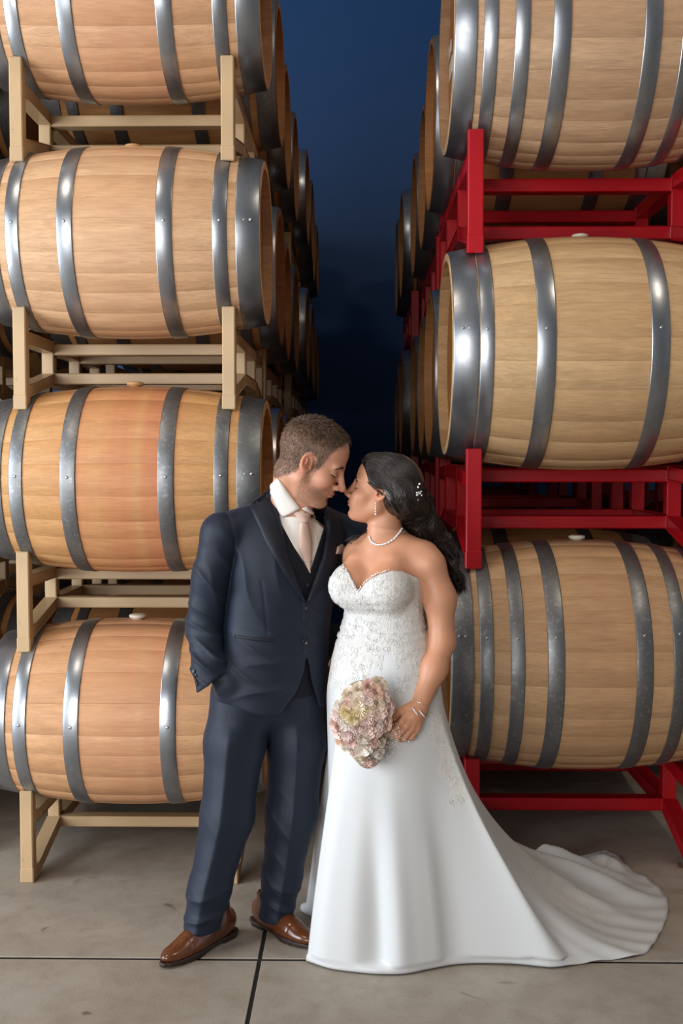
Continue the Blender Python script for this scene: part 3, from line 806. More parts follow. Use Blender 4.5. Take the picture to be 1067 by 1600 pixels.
g_zs, g_w, g_d, g_x, g_y = soften(g_zs, [g_w, g_d, g_x, g_y], 0.028)
def g_torso(p, inset=0.0):
    z = np.clip(p[:, 2], g_zs[0], g_zs[-1]); w = np.interp(z, g_zs, g_w) - inset; d = np.interp(z, g_zs, g_d) - inset
    X = p[:, 0] - np.interp(z, g_zs, g_x); Y = p[:, 1] - np.interp(z, g_zs, g_y)
    lx = X * math.cos(GB) + Y * math.sin(GB); ly = -X * math.sin(GB) + Y * math.cos(GB)
    e = 2.3; q = (np.abs(lx / w) ** e + np.abs(ly / d) ** e + 1e-9) ** (1 / e)
    r = np.sqrt(lx * lx + ly * ly) + 1e-6; side = (q - 1) * r / np.maximum(q, 0.2)
    cap = np.maximum(p[:, 2] - (g_zs[-1] - inset), g_zs[0] - p[:, 2])
    return np.maximum(side, cap)
G_NECK = W(450, 795, 3.52)
G_SHR = W(346, 833, 3.435); G_ELR = W(319, 978, 3.47); G_WRR = W(338, 1068, 3.40)
G_SHL = W(548, 838, 3.63); G_ELL = W(606, 975, 3.735); G_WRL = W(585, 1030, 3.715)
def g_upper(p, inset=0.0):
    d = g_torso(p, inset)
    d = smin(d, d_cone(p, W(440, 803, 3.52), G_SHR, 0.060 - inset, 0.062 - inset), 0.035)
    d = smin(d, d_cone(p, W(462, 803, 3.54), G_SHL, 0.060 - inset, 0.062 - inset), 0.035)
    return d
JV = [(420, 752), (421, 762), (430, 792), (439, 824), (449, 867), (476, 940), (479, 940), (503, 872), (509, 837), (507, 800), (500, 752)]
SV = [(405, 740), (422, 764), (437, 818), (483, 897), (505, 826), (506, 800), (500, 740)]
CUT = [(477.5, 1030), (474, 1055), (462, 1085), (441, 1112), (436, 1140), (502, 1140), (496, 1112), (486, 1075), (480.5, 1040)]
def poly_xz(poly, Y): return [(W(x, y, Y).x, W(x, y, Y).z) for x, y in poly]
JVw, SVw, CUTw = poly_xz(JV, 3.39), poly_xz(SV, 3.39), poly_xz(CUT, 3.39)
def g_front(p):   # negative in front of the body's mid plane
    return (-(p[:, 0] + 0.25) * math.sin(GB) + (p[:, 1] - 3.53) * math.cos(GB)) + 0.01
def folds(p, c, axis, freq, amp, rad, ph=0.0):
    c = A3(c); q = p - c; ax = A3(Vector(axis).normalized()); s = q @ ax
    return amp * (2.2 * (1 - np.abs(np.sin(0.5 * (s * freq + ph) + 0.35 * np.sin((q @ A3((ax[2], ax[1], -ax[0]))) * 22)))) ** 2 - 0.55) * np.exp(-(np.sum(q * q, 1) / (rad * rad)))
def groove(p, line, Y, depth, wid):
    q = poly_xz(line, Y); d = np.full(len(p), 1e9, np.float32)
    for (ax, az), (bx, bz) in zip(q[:-1], q[1:]):
        ex, ez = bx - ax, bz - az; t = np.clip(((p[:, 0] - ax) * ex + (p[:, 2] - az) * ez) / (ex * ex + ez * ez), 0, 1)
        d = np.minimum(d, (p[:, 0] - ax - t * ex) ** 2 + (p[:, 2] - az - t * ez) ** 2)
    return depth * np.exp(-d / (wid * wid)) * (p[:, 1] < 3.52)
def jacket(p):
    d = g_upper(p)
    arm = chain(p, [G_SHR, W(330, 905, 3.445), G_ELR, W(326, 1040, 3.405), W(334, 1090, 3.385)], [0.064, 0.062, 0.058, 0.052, 0.050], 0.02)
    arm = arm - folds(p, G_ELR, (0.35, 0, 1), 120, 0.0050, 0.085) - folds(p, W(330, 905, 3.40), (0.8, 0, 1), 70, 0.0045, 0.10, 1.0)
    arm = arm - folds(p, W(318, 1035, 3.38), (0.6, 0, 1), 140, 0.0055, 0.07, 0.4)
    c0 = W(331, 1064, 3.40); arm = smax(arm, (p[:, 0] - c0.x) * 0.62 - (p[:, 2] - c0.z) * 0.78, 0.003)
    d = smin(d, arm, 0.004 + 0.016 * sstep(p[:, 2], 1.20, 1.32))
    d = smin(d, chain(p, [G_SHL, G_ELL, G_WRL], [0.064, 0.058, 0.05], 0.02), 0.02)
    # drape: pull lines from the button, hang of the skirt, pocket bulge from the hand
    d = d - folds(p, W(470, 985, 3.38), (0.55, 0, 1), 95, 0.0035, 0.11) - folds(p, W(420, 1075, 3.38), (-0.25, 0, 1), 70, 0.0050, 0.12, 0.8)
    d = d - folds(p, W(385, 905, 3.38), (0.9, 0, 0.35), 60, 0.0045, 0.12, 0.3) - folds(p, W(375, 1040, 3.37), (0.5, 0, 1), 75, 0.0045, 0.09, 1.6)
    d = smin(d, d_ell(p, W(358, 1066, 3.42), (0.050, 0.05, 0.060)), 0.02)
    d = d + groove(p, [(350, 797), (361, 815), (367, 840), (367, 875), (360, 905)], 3.40, 0.0035, 0.005) + groove(p, [(409, 908), (414, 950), (418, 994)], 3.38, 0.0018, 0.004)
    # left front laps over the right
    xl = np.interp(p[:, 2], [W(0, 1040, 3.39).z, W(0, 1003, 3.39).z, W(0, 945, 3.39).z], [W(477, 1040, 3.39).x, W(475, 1003, 3.39).x, W(474, 945, 3.39).x])
    d = d - 0.0045 * sstep(p[:, 0] - xl, -0.001, 0.001) * (1 - sstep(p[:, 0] - xl, 0.03, 0.1)) * (g_front(p) < 0) * (p[:, 2] < 1.15)
    # hem: slightly lower at the front left, bottom rounded
    hem = 0.762 + 0.03 * sstep(-p[:, 0], 0.30, 0.42)
    d = smax(d, hem - p[:, 2], 0.004)
    fr = g_front(p)
    d = smax(d, -np.maximum(in_poly(p[:, 0], p[:, 2], JVw), fr), 0.004)
    d = smax(d, -np.maximum(in_poly(p[:, 0], p[:, 2], CUTw), fr), 0.004)
    nk = d_cone(p, W(455, 800, 3.53), W(462, 740, 3.53), 0.068, 0.085); d = smax(d, -nk, 0.004)
    return d
def vest(p):
    d = g_upper(p, 0.009); d = smax(d, 0.80 - p[:, 2], 0.004)
    d = smax(d, -np.maximum(in_poly(p[:, 0], p[:, 2], SVw), g_front(p)), 0.003)
    d = smax(d, -d_cone(p, W(455, 800, 3.53), W(462, 740, 3.53), 0.074, 0.09), 0.004)
    return np.maximum(d, p[:, 2] - 1.43)
def shirt(p):
    d = g_upper(p, 0.017); d = smax(d, 0.9 - p[:, 2], 0.004)
    d = smin(d, d_cone(p, W(452, 806, 3.52), W(456, 776, 3.515), 0.066, 0.064), 0.02)
    d = smin(d, d_cone(p, W(463, 850, 3.47), W(463, 800, 3.475), 0.050, 0.0515), 0.02)
    d = d - folds(p, W(495, 850, 3.42), (1, 0, 0.3), 160, 0.0025, 0.05)
    # collar stand, tilted round the neck
    return np.maximum(d, (p[:, 2] - W(0, 768, 3.5).z) + (p[:, 0] - W(436, 0, 3.5).x) * 0.85)
def g_body(p):
    d = near(p, HG.c, 0.185, HG.sdf)
    n0 = HG.wld([(-0.040, 0, -0.055)])[0]
    nk = d_cone(p, n0, W(449, 808, 3.52), 0.060, 0.062)
    nk = smin(nk, d_cone(p, HG.wld([(0.018, 0, -0.085)])[0], W(462, 806, 3.48), 0.036, 0.046), 0.03)
    d = smin(d, nk, 0.022)
    d = smin(d, d_ell(p, (-0.235, 3.55, 1.27), (0.13, 0.07, 0.10)), 0.05)
    return d
groom = empty('person', (-0.28, 3.5, 0)); groom.location = (0, 0, 0)
tag(groom, 'man in navy three-piece suit and blush tie, head bowed, one hand in pocket', 'person', 'couple standing nose to nose')
V, Q = polygonize(g_body, (-0.42, 3.25, 1.16), (0.02, 3.68, 1.74), 0.0024)
ql = HG.loc(V.astype(np.float32)); cols = tone(ql, SKIN_M, False)
hm = sstep(ql[:, 2] - np.interp(ql[:, 0], [-0.13, -0.07, -0.02, -0.004, 0.020, 0.030, 0.040, 0.052, 0.064, 0.085], [-0.100, -0.092, -0.045, 0.022, 0.022, -0.018, -0.004, 0.048, 0.074, 0.106]), -0.006, 0.010) * ((ql[:, 0] < 0.068) & ~(((ql[:, 0] / 0.024) ** 2 + ((ql[:, 2] + 0.010) / 0.036) ** 2 < 1) & (np.abs(ql[:, 1]) > 0.06)))
cols = cols * (1 - 0.8 * hm[:, None]) + np.array([0.10, 0.065, 0.045]) * 0.8 * hm[:, None]
G_BODY = link('body', np_mesh('body', V, Q, cols), M['skin_man'], groom)
V, Q = polygonize(jacket, (-0.62, 3.22, 0.72), (0.26, 3.82, 1.52), 0.0042)
G_JACKET = link('jacket', np_mesh('jacket', V, Q), M['suit'], groom)
V, Q = polygonize(vest, (-0.50, 3.30, 0.76), (0.10, 3.76, 1.50), 0.0042)
link('waistcoat', np_mesh('waistcoat', V, Q), M['vest'], groom)
V, Q = polygonize(shirt, (-0.48, 3.30, 0.86), (0.08, 3.76, 1.56), 0.0042)
G_SHIRT = link('shirt', np_mesh('shirt', V, Q), M['shirt'], groom)
vs = lambda p: np.minimum(vest(p), shirt(p)); jvs = lambda p: np.minimum(jacket(p), vs(p))
# lapels and collar
cloth_strip('lapel', jvs, [(414, 766), (424, 790), (434, 824), (446, 867), (476, 941)], [(391, 793), (402, 818), (414, 845), (443, 896), (475, 942)], 26, 7, 0.002, 0.003, M['lapel'], G_JACKET, bulge=0.004)
cloth_strip('lapel', jvs, [(506, 798), (511, 837), (505, 872), (492, 908), (479, 941)], [(528, 806), (538, 840), (530, 872), (507, 910), (480, 942)], 26, 7, 0.002, 0.003, M['lapel'], G_JACKET, bulge=0.004)
cloth_strip('collar', jvs, [(433, 749), (424, 757), (417, 768), (415, 776)], [(424, 752), (412, 764), (402, 778), (394, 790)], 14, 6, 0.002, 0.004, M['lapel'], G_JACKET, bulge=0.003)
cloth_strip('pocket_welt', jacket, [(367, 992), (397, 996), (427, 999)], [(367, 996.5), (397, 1001), (427, 1003.5)], 14, 4, 0.0, 0.002, M['lapel'], G_JACKET)
# shirt collar, tie
cloth_strip('shirt_collar', lambda p: np.minimum(shirt(p), g_body(p)), [(435, 747), (446, 762), (458, 779), (469, 793)], [(422, 763), (428, 778), (436, 796), (442, 808)], 16, 6, 0.004, 0.0025, M['shirt'], G_SHIRT, bulge=0.004)
cloth_strip('shirt_collar', lambda p: np.minimum(shirt(p), g_body(p)), [(472, 793), (479, 791.5), (485, 794)], [(480, 798), (486, 804), (491, 811)], 10, 4, 0.004, 0.0025, M['shirt'], G_SHIRT, bulge=0.003)
tie = empty('necktie'); tie.parent = groom
cloth_strip('tie_knot', shirt, [(457, 800), (462, 806), (466, 812), (469, 816)], [(484, 798), (483, 804), (481, 810), (479, 815)], 10, 7, 0.006, 0.004, M['tie'], tie, bulge=0.010)
cloth_strip('tie_blade', shirt, [(469, 815), (467, 835), (466, 857), (474, 876), (482, 895)], [(479, 815), (483, 830), (485.5, 850), (485, 875), (483, 895)], 22, 6, 0.003, 0.003, M['tie'], tie, bulge=0.005)
cloth_strip('tie_clip', shirt, [(473.5, 876), (478, 877), (483.5, 876)], [(473.5, 878), (478, 879), (483.5, 878)], 6, 3, 0.009, 0.002, M['silver'], tie, bulge=0.001)
def button_mesh(r):
    v = []; n = 16
    for (rr, z) in ((1, 0), (1, 0.3), (0.85, 0.42), (0.7, 0.3), (0, 0.3)):
        for k in range(n): v.append((rr * r * math.cos(2 * PI * k / n), rr * r * math.sin(2 * PI * k / n), z * r))
    return mesh('button', v, grid_faces(n, 5, True), True)
BTN = button_mesh(0.0095); BTS = button_mesh(0.0065)
def put_on(fn, px, py, me, name, mat, parent, off=0.001):
    x = hit_px(fn, [(px, py)], off); n_ = grad(fn, x, 0.004)[0]
    return link(name, me, mat, parent, loc=x[0], rot=Vector(n_).to_track_quat('Z', 'Y').to_euler())
for px, py in ((480, 951), (477, 1003)): put_on(jacket, px, py, BTN, 'button', M['button'], G_JACKET)
put_on(vest, 480.5, 914, BTS, 'waistcoat_button', M['button'], groom)
for k in range(4): put_on(jacket, 303 + k * 1.6, 1049 + k * 6.5, BTS, 'sleeve_button', M['button'], G_JACKET)
# pocket square: folded points standing out of the breast pocket
cloth_strip('pocket_square', jacket, [(521, 868), (526, 868), (534, 864)], [(524, 852), (532, 848), (541, 857)], 8, 5, 0.003, 0.002, M['tie'], groom, bulge=0.008)
# trousers
L1 = [W(376, 1090, 3.51), W(367, 1160, 3.50), W(355, 1275, 3.46), W(327, 1390, 3.43), W(316, 1446, 3.41)]
R1_ = [0.098, 0.097, 0.083, 0.066, 0.0595]
L2 = [W(460, 1090, 3.58), W(463, 1160, 3.57), W(455, 1270, 3.55), W(440, 1370, 3.545), W(431.5, 1424, 3.54)]
R2_ = [0.096, 0.094, 0.084, 0.064, 0.058]
def trousers(p):
    d1 = chain(p, L1, R1_, 0.03); d2 = chain(p, L2, R2_, 0.03)
    # pressed crease on each leg, broken folds over the shoe
    for k, (Lg, sx, dd) in enumerate(((L1, -0.012, d1), (L2, 0.010, d2))):
        zz = np.array([q.z for q in Lg])[::-1]; cx = np.interp(p[:, 2], zz, np.array([q.x for q in Lg])[::-1]) + sx; cy = np.interp(p[:, 2], zz, np.array([q.y for q in Lg])[::-1])
        cr = 0.017 * np.clip(1 - np.abs(p[:, 0] - cx) / 0.055, 0, 1) ** 1.25 * (p[:, 1] < cy) * (1 - sstep(p[:, 2], 0.66, 0.74))
        fd = folds(p, Lg[-1] + Vector((0, -0.04, 0.045)), (0.25 if k else -0.3, 0, 1), 95, 0.0055, 0.085, 0.6) + folds(p, Lg[2] + Vector((-0.03, -0.05, -0.02)), (0.75, 0, 1), 75, 0.0030 if k else 0.0008, 0.10, 0.2)
        fd = fd + folds(p, Lg[3] + Vector((-0.03, -0.05, 0.02)), (0.9, 0, 1), 85, 0.0030 if k else 0.0008, 0.09, 1.2)
        if k == 0: d1 = d1 - cr - fd
        else: d2 = d2 - cr - fd
    hp = d_ell(p, (-0.290, 3.545, 0.83), (0.172, 0.118, 0.15))
    d = smin(d1, d2, 0.010); d = smin(d, hp, 0.05)
    hz = np.where(p[:, 0] < -0.365, W(0, 1452, 3.41).z, W(0, 1428, 3.54).z) + (p[:, 1] - 3.45) * -0.10
    return smax(d, hz - p[:, 2], 0.004)
V, Q = polygonize(trousers, (-0.62, 3.24, 0.02), (0.0, 3.76, 0.96), 0.0046)
link('trousers', np_mesh('trousers', V, Q), M['suit'], groom)
# shoes
SHOES = []
def shoe(heel, toe, name):
    heel = Vector(heel); toe = Vector(toe); f = (toe - heel); Ln = f.length; f.normalize(); l = Vector((0, 0, 1)).cross(f)
    R = np.array([tuple(f), tuple(l), (0, 0, 1)], np.float32).T; o = A3((heel.x, heel.y, 0)); k = Ln / 0.31
    def up(p):
        q = ((p - o) @ R) / k
        d = d_ell(q, (0.060, 0, 0.052), (0.062, 0.036, 0.052)); d = smin(d, d_ell(q, (0.150, 0, 0.042), (0.090, 0.042, 0.040)), 0.03)
        d = smin(d, d_ell(q, (0.232, 0, 0.030), (0.080, 0.038, 0.025)), 0.03)
        d = smin(d, d_cone(q, (0.075, 0, 0.07), (0.070, 0, 0.115), 0.038, 0.036), 0.02)
        tr = np.abs(q[:, 0] - 0.222 + 3.0 * q[:, 1] ** 2); d = d + 0.0010 * np.exp(-(tr / 0.0022) ** 2)      # toe-cap seam
        vs_ = np.abs(np.abs(q[:, 1]) - 0.011 - 0.10 * (0.165 - q[:, 0])) + 10 * np.maximum(0, q[:, 0] - 0.172); d = d + 0.0012 * np.exp(-(vs_ / 0.0025) ** 2) * (q[:, 2] > 0.045)
        d = smax(d, 0.015 - q[:, 2], 0.004); return smax(d, q[:, 2] - 0.125, 0.004) * k
    def sole(p, gr=0.0):
        q = ((p - o) @ R) / k
        wd = np.interp(q[:, 0], [0.0, 0.03, 0.09, 0.14, 0.20, 0.26, 0.30, 0.316], [0.016, 0.034, 0.033, 0.036, 0.042, 0.035, 0.020, 0.006]) + 0.002
        e = np.abs(q[:, 1]) - wd; e = np.maximum(e, np.maximum(-0.004 - q[:, 0], q[:, 0] - 0.3165))
        z0 = np.where(q[:, 0] < 0.082, 0.0, 0.010 + 0.007 * sstep(q[:, 0], 0.20, 0.316) - 0.010 * sstep(q[:, 0], 0.14, 0.20)); z0 = np.maximum(z0, 0)
        e = np.maximum(e, z0 - q[:, 2]); return np.maximum(e, q[:, 2] - 0.019) * k
    lo = [min(heel.x, toe.x) - 0.08, min(heel.y, toe.y) - 0.08, -0.004]; hi = [max(heel.x, toe.x) + 0.08, max(heel.y, toe.y) + 0.08, 0.15]
    r = empty(name); r.parent = groom; SHOES.append(lambda p: np.minimum(up(p), sole(p)))
    V, Q = polygonize(up, lo, hi, 0.003); link('shoe_upper', np_mesh('shoe_upper', V, Q), M['leather'], r)
    V, Q = polygonize(sole, lo, hi, 0.003); link('shoe_sole', np_mesh('shoe_sole', V, Q), M['sole'], r)
    ps = []; rd = []
    for i in range(4):
        x = 0.112 + i * 0.014; q = np.array([(x + 0.004 * s * (-1) ** i, s * 0.016, 0.12) for s in np.linspace(-1, 1, 9)])
        w_ = (q * k) @ R.T + o; w_ = march(up, w_.astype(np.float32), np.tile(A3((0, 0, -1)), (9, 1)), 0.0012, 0.12); ps.append(w_); rd.append(np.full(9, 0.0018))
    link('shoe_laces', tube_mesh('shoe_laces', ps, rd, 5), M['sole'], r)
shoe((-0.412, 3.525, 0), (-0.600, 3.262, 0), 'shoe')
shoe((-0.352, 3.616, 0), (-0.142, 3.398, 0), 'shoe')
# short hair, brows, lashes, stubble
def scalp(H, n, seed, cut, fn=None):
    rr = np.random.RandomState(seed); q = rr.randn(n * 3, 3); q /= np.linalg.norm(q, axis=1, keepdims=True)
    P_ = march(fn or H.sdf, H.wld(q * 0.24 + np.array([-0.01, 0, 0.02])), (-q) @ H.R.T, 0.0, 0.3, 60); L_ = H.loc(P_); m = cut(L_, rr); return P_[m][:n], L_[m][:n], rr
def man_cut(q, rr):
    x, y, z = q[:, 0], np.abs(q[:, 1]), q[:, 2]; j = rr.randn(len(x)) * 0.004
    top = z > np.interp(x + j, [-0.13, -0.07, -0.02, -0.004, 0.020, 0.030, 0.040, 0.052, 0.064, 0.085], [-0.100, -0.092, -0.045, 0.018, 0.018, -0.022, -0.008, 0.044, 0.070, 0.104])
    ear = (x / 0.022) ** 2 + ((z + 0.010) / 0.034) ** 2 < 1
    front = (x < 0.070 - 2.6 * (y - 0.028) ** 2 * (y > 0.028) - 0.3 * np.maximum(0, 0.105 - z) * (y < 0.03) + j)
    return top & front & ~(ear & (y > 0.06))
P_, q_, rr = scalp(HG, 20000, 11, man_cut, g_body)
nrm = grad(g_body, P_, 0.004); fz = sstep(q_[:, 2], 0.045, 0.115); flow = np.stack([-0.25 + 1.15 * fz, np.zeros(len(q_)), -0.9 + 0.8 * fz], 1) @ HG.R.T
tp = sstep(q_[:, 2] + rr.randn(len(q_)) * 0.012, 0.045, 0.105); dr = nrm * (0.36 + 0.34 * tp)[:, None] + flow * 0.8 + rr.randn(len(P_), 3) * (0.12 + 0.10 * tp)[:, None]; dr /= np.linalg.norm(dr, axis=1, keepdims=True)
ln = (0.0068 + 0.020 * tp) * (0.6 + 0.7 * rr.rand(len(P_)))
a = tp > 0.55
hair_m = strands('hair_sides', P_[~a], dr[~a], ln[~a], np.full((~a).sum(), 0.00055), M['hair_man'], groom, 2, -nrm[~a] * 0.3, rr); hair_m['kind'] = 'stuff'
hair_m = strands('hair_top', P_[a], dr[a], ln[a], np.full(a.sum(), 0.00075), M['hair_top'], groom, 3, -nrm[a] * 0.45, rr); hair_m['kind'] = 'stuff'
def beard_cut(q, rr):
    x, y, z = q[:, 0], np.abs(q[:, 1]), q[:, 2]
    return ((-z + 0.25 * (x - 0.06) > 0.060) & (x > 0.0) & (z > -0.128) & ~((z > -0.083) & (y < 0.024) & (x > 0.08))) | ((x > 0.002) & (x < 0.03) & (z < 0.0) & (z > -0.07) & (y > 0.05))
P_, q_, rr = scalp(HG, 5200, 23, beard_cut, g_body); nrm = grad(g_body, P_, 0.004)
dr = nrm * 0.5 + (np.array([[0.25, 0, -0.85]]) @ HG.R.T) + rr.randn(len(P_), 3) * 0.25; dr /= np.linalg.norm(dr, axis=1, keepdims=True)
st = strands('stubble', P_, dr, 0.0024 + 0.0025 * rr.rand(len(P_)), np.full(len(P_), 0.00022), M['hair_man'], groom, 1, None, rr); st['kind'] = 'stuff'
for sd in (-1, 1): lash_line(HG, sd, 'eyelashes', groom, M['hair_top'], 0.0016)
# ================================================================== the bride
BB = math.radians(-27)
b_zs = np.array([0.66, 0.755, 0.836, 0.937, 1.027, 1.075, 1.108, 1.158, 1.20, 1.24, 1.28, 1.31, 1.335])
b_w = np.array([0.190, 0.193, 0.186, 0.165, 0.140, 0.126, 0.128, 0.134, 0.137, 0.140, 0.136, 0.115, 0.06])
b_d = np.array([0.140, 0.142, 0.138, 0.120, 0.103, 0.094, 0.094, 0.096, 0.092, 0.086, 0.076, 0.064, 0.05])
b_x = np.array([0.084, 0.084, 0.081, 0.077, 0.080, 0.082, 0.077, 0.074, 0.078, 0.084, 0.090, 0.092, 0.092])
b_y = np.array([3.43] * 9 + [3.435, 3.44, 3.445, 3.45])
b_zs, b_w, b_d, b_x, b_y = soften(b_zs, [b_w, b_d, b_x, b_y], 0.014)
BN = Vector((math.sin(BB), -math.cos(BB), 0)); BLf = Vector((math.cos(BB), math.sin(BB), 0))
def b_torso(p):
    z = np.clip(p[:, 2], b_zs[0], b_zs[-1]); w = np.interp(z, b_zs, b_w); d = np.interp(z, b_zs, b_d)
    X = p[:, 0] - np.interp(z, b_zs, b_x); Y = p[:, 1] - np.interp(z, b_zs, b_y)
    lx = X * math.cos(BB) + Y * math.sin(BB); ly = -X * math.sin(BB) + Y * math.cos(BB)
    q = np.sqrt((lx / w) ** 2 + (ly / d) ** 2 + 1e-9); r = np.sqrt(lx * lx + ly * ly) + 1e-6
    return np.maximum((q - 1) * r / np.maximum(q, 0.2), np.maximum(p[:, 2] - b_zs[-1], b_zs[0] - p[:, 2]))
BC = Vector((0.070, 3.43, 1.166))
B_BR = BC + BN * 0.078 - BLf * 0.062; B_BL = BC + BN * 0.078 + BLf * 0.066
def b_bust(p, k=0.022):
    d = b_torso(p)
    for c in (B_BR, B_BL):
        d = smin(d, d_ell(p, c, (0.066, 0.062, 0.064)), k); d = smin(d, d_cone(p, c + Vector((0, 0, 0.005)), c - BN * 0.03 + Vector((0, 0, 0.075)), 0.054, 0.030), 0.03)
    return d
S_L = W(671, 884, 3.38); S_R = W(561, 868, 3.488)
E_L = W(690, 1003, 3.365); WR_L = W(656, 1104, 3.275)
def hand(p, wr, D_, S_, grip=1.0, sc=1.0):
    """back of the hand towards n; fingers close round a stem"""
    D_ = Vector(D_).normalized(); n = Vector(S_).cross(D_).normalized(); S2 = D_.cross(n).normalized()
    T = lambda u, s_, h: Vector(wr) + (D_ * u + S2 * s_ + n * h) * sc
    d = d_cone(p, T(-0.005, 0, 0), T(0.035, 0.002, 0), 0.023 * sc, 0.027 * sc)
    kn = [(0.074, 0.0285, 0.003), (0.079, 0.0095, 0.006), (0.075, -0.0095, 0.005), (0.067, -0.0270, 0.001)]
    for i, (u, s_, h) in enumerate(kn):
        d = smin(d, d_cone(p, T(0.012, s_ * 0.55, 0), T(u, s_, h), 0.0155 * sc, 0.0108 * sc), 0.010)
    d = smin(d, d_ell(p, T(0.030, 0.020, -0.012), (0.021 * sc,) * 3), 0.014)
    Ls = [(0.041, 0.025, 0.019), (0.045, 0.028, 0.020), (0.041, 0.026, 0.019), (0.032, 0.020, 0.017)]
    f = None
    for i, (u, s_, h) in enumerate(kn):
        a = T(u, s_, h); g = grip * (1.0 - 0.06 * i); fan = (1.5 - i) * 0.05
        def step(o, ang, L): return o + (D_ * math.cos(ang) - n * math.sin(ang) + S2 * fan) * L * sc
        b = step(a, 0.55 * g, Ls[i][0]); c = step(b, 1.75 * g, Ls[i][1]); e = step(c, 2.85 * g, Ls[i][2])
        r0 = (0.0098, 0.0100, 0.0096, 0.0086)[i] * sc
        fi = chain(p, [a, b, c, e], [r0 * 1.05, r0 * 0.95, r0 * 0.86, r0 * 0.72], 0.003)
        f = fi if f is None else smin(f, fi, 0.0012)
    d = smin(d, f, 0.005)
    th = chain(p, [T(0.018, 0.024, -0.008), T(0.045, 0.043, -0.016), T(0.072, 0.043, -0.028), T(0.090, 0.030, -0.037)], [0.0150 * sc, 0.0125 * sc, 0.0108 * sc, 0.0085 * sc], 0.006)
    return smin(d, th, 0.007)
H_D = (W(633, 1146, 3.235) - W(656, 1104, 3.275)); H_S = W(628, 1090, 3.26) - W(656, 1104, 3.275)
def b_body(p):
    d = near(p, HB.c, 0.17, HB.sdf)
    nb = W(605, 856, 3.45)
    nk = d_cone(p, HB.wld([(-0.030, 0, -0.045)])[0], nb, 0.043, 0.048); nk = smin(nk, d_cone(p, HB.wld([(-0.002, 0, -0.078)])[0], W(594, 852, 3.425), 0.024, 0.034), 0.03)
    d = smin(d, nk, 0.014)
    t = b_bust(p); t = smin(t, d_cone(p, W(612, 864, 3.46), W(660, 872, 3.40), 0.046, 0.049), 0.035); t = smin(t, d_cone(p, W(660, 872, 3.40), S_L, 0.049, 0.049), 0.03); t = smin(t, d_cone(p, W(600, 868, 3.47), S_R, 0.044, 0.044), 0.03)
    cl = d_cone(p, W(594, 866, 3.395), W(655, 858, 3.375), 0.0075, 0.007); t = smin(t, cl, 0.016)          # collar bones
    cl = d_cone(p, W(586, 866, 3.395), W(556, 858, 3.45), 0.0075, 0.007); t = smin(t, cl, 0.016)
    cv = d_cone(p, W(557, 938, 3.285), W(567, 886, 3.325), 0.016, 0.003); t = smax(t, -cv, 0.012)          # cleavage
    d = smin(d, t, 0.034)
    d = smin(d, b_arm(p), 0.014)
    d = smin(d, chain(p, [S_R, W(556, 985, 3.58), W(560, 1075, 3.62)], [0.044, 0.038, 0.026], 0.02), 0.02)
    return smin(d, near(p, W(638, 1135, 3.24), 0.12, lambda q: hand(q, WR_L, H_D, H_S, 1.0, 0.97)), 0.010)
def b_arm(p):
    arm = chain(p, [S_L, W(687, 935, 3.375), E_L, W(678, 1045, 3.325), WR_L], [0.0495, 0.0475, 0.0385, 0.0375, 0.0255], 0.03)
    return smin(arm, d_ell(p, W(697, 999, 3.375), (0.018, 0.02, 0.022)), 0.02)
    d = smin(d, arm, 0.014)
    d = smin(d, chain(p, [S_R, W(556, 985, 3.58), W(560, 1075, 3.62)], [0.044, 0.038, 0.026], 0.02), 0.02)
    d = smin(d, hand(p, WR_L, H_D, H_S, 1.0, 0.97), 0.010)
    return d
bride = empty('person'); tag(bride, 'woman in strapless white lace gown with long train, long dark wavy hair, holding bouquet', 'person', 'couple standing nose to nose')
V, Q = polygonize(b_body, (-0.13, 3.12, 0.64), (0.36, 3.72, 1.62), 0.0026)
V32 = V.astype(np.float32); ql = HB.loc(V32); inh = sstep(ql[:, 2], -0.15, -0.12)[:, None]
cols = tone(ql, SKIN_W, True) * inh + np.array(SKIN_W) * (1 - inh)
link('body', np_mesh('body', V, Q, cols), M['skin_woman'], bride)

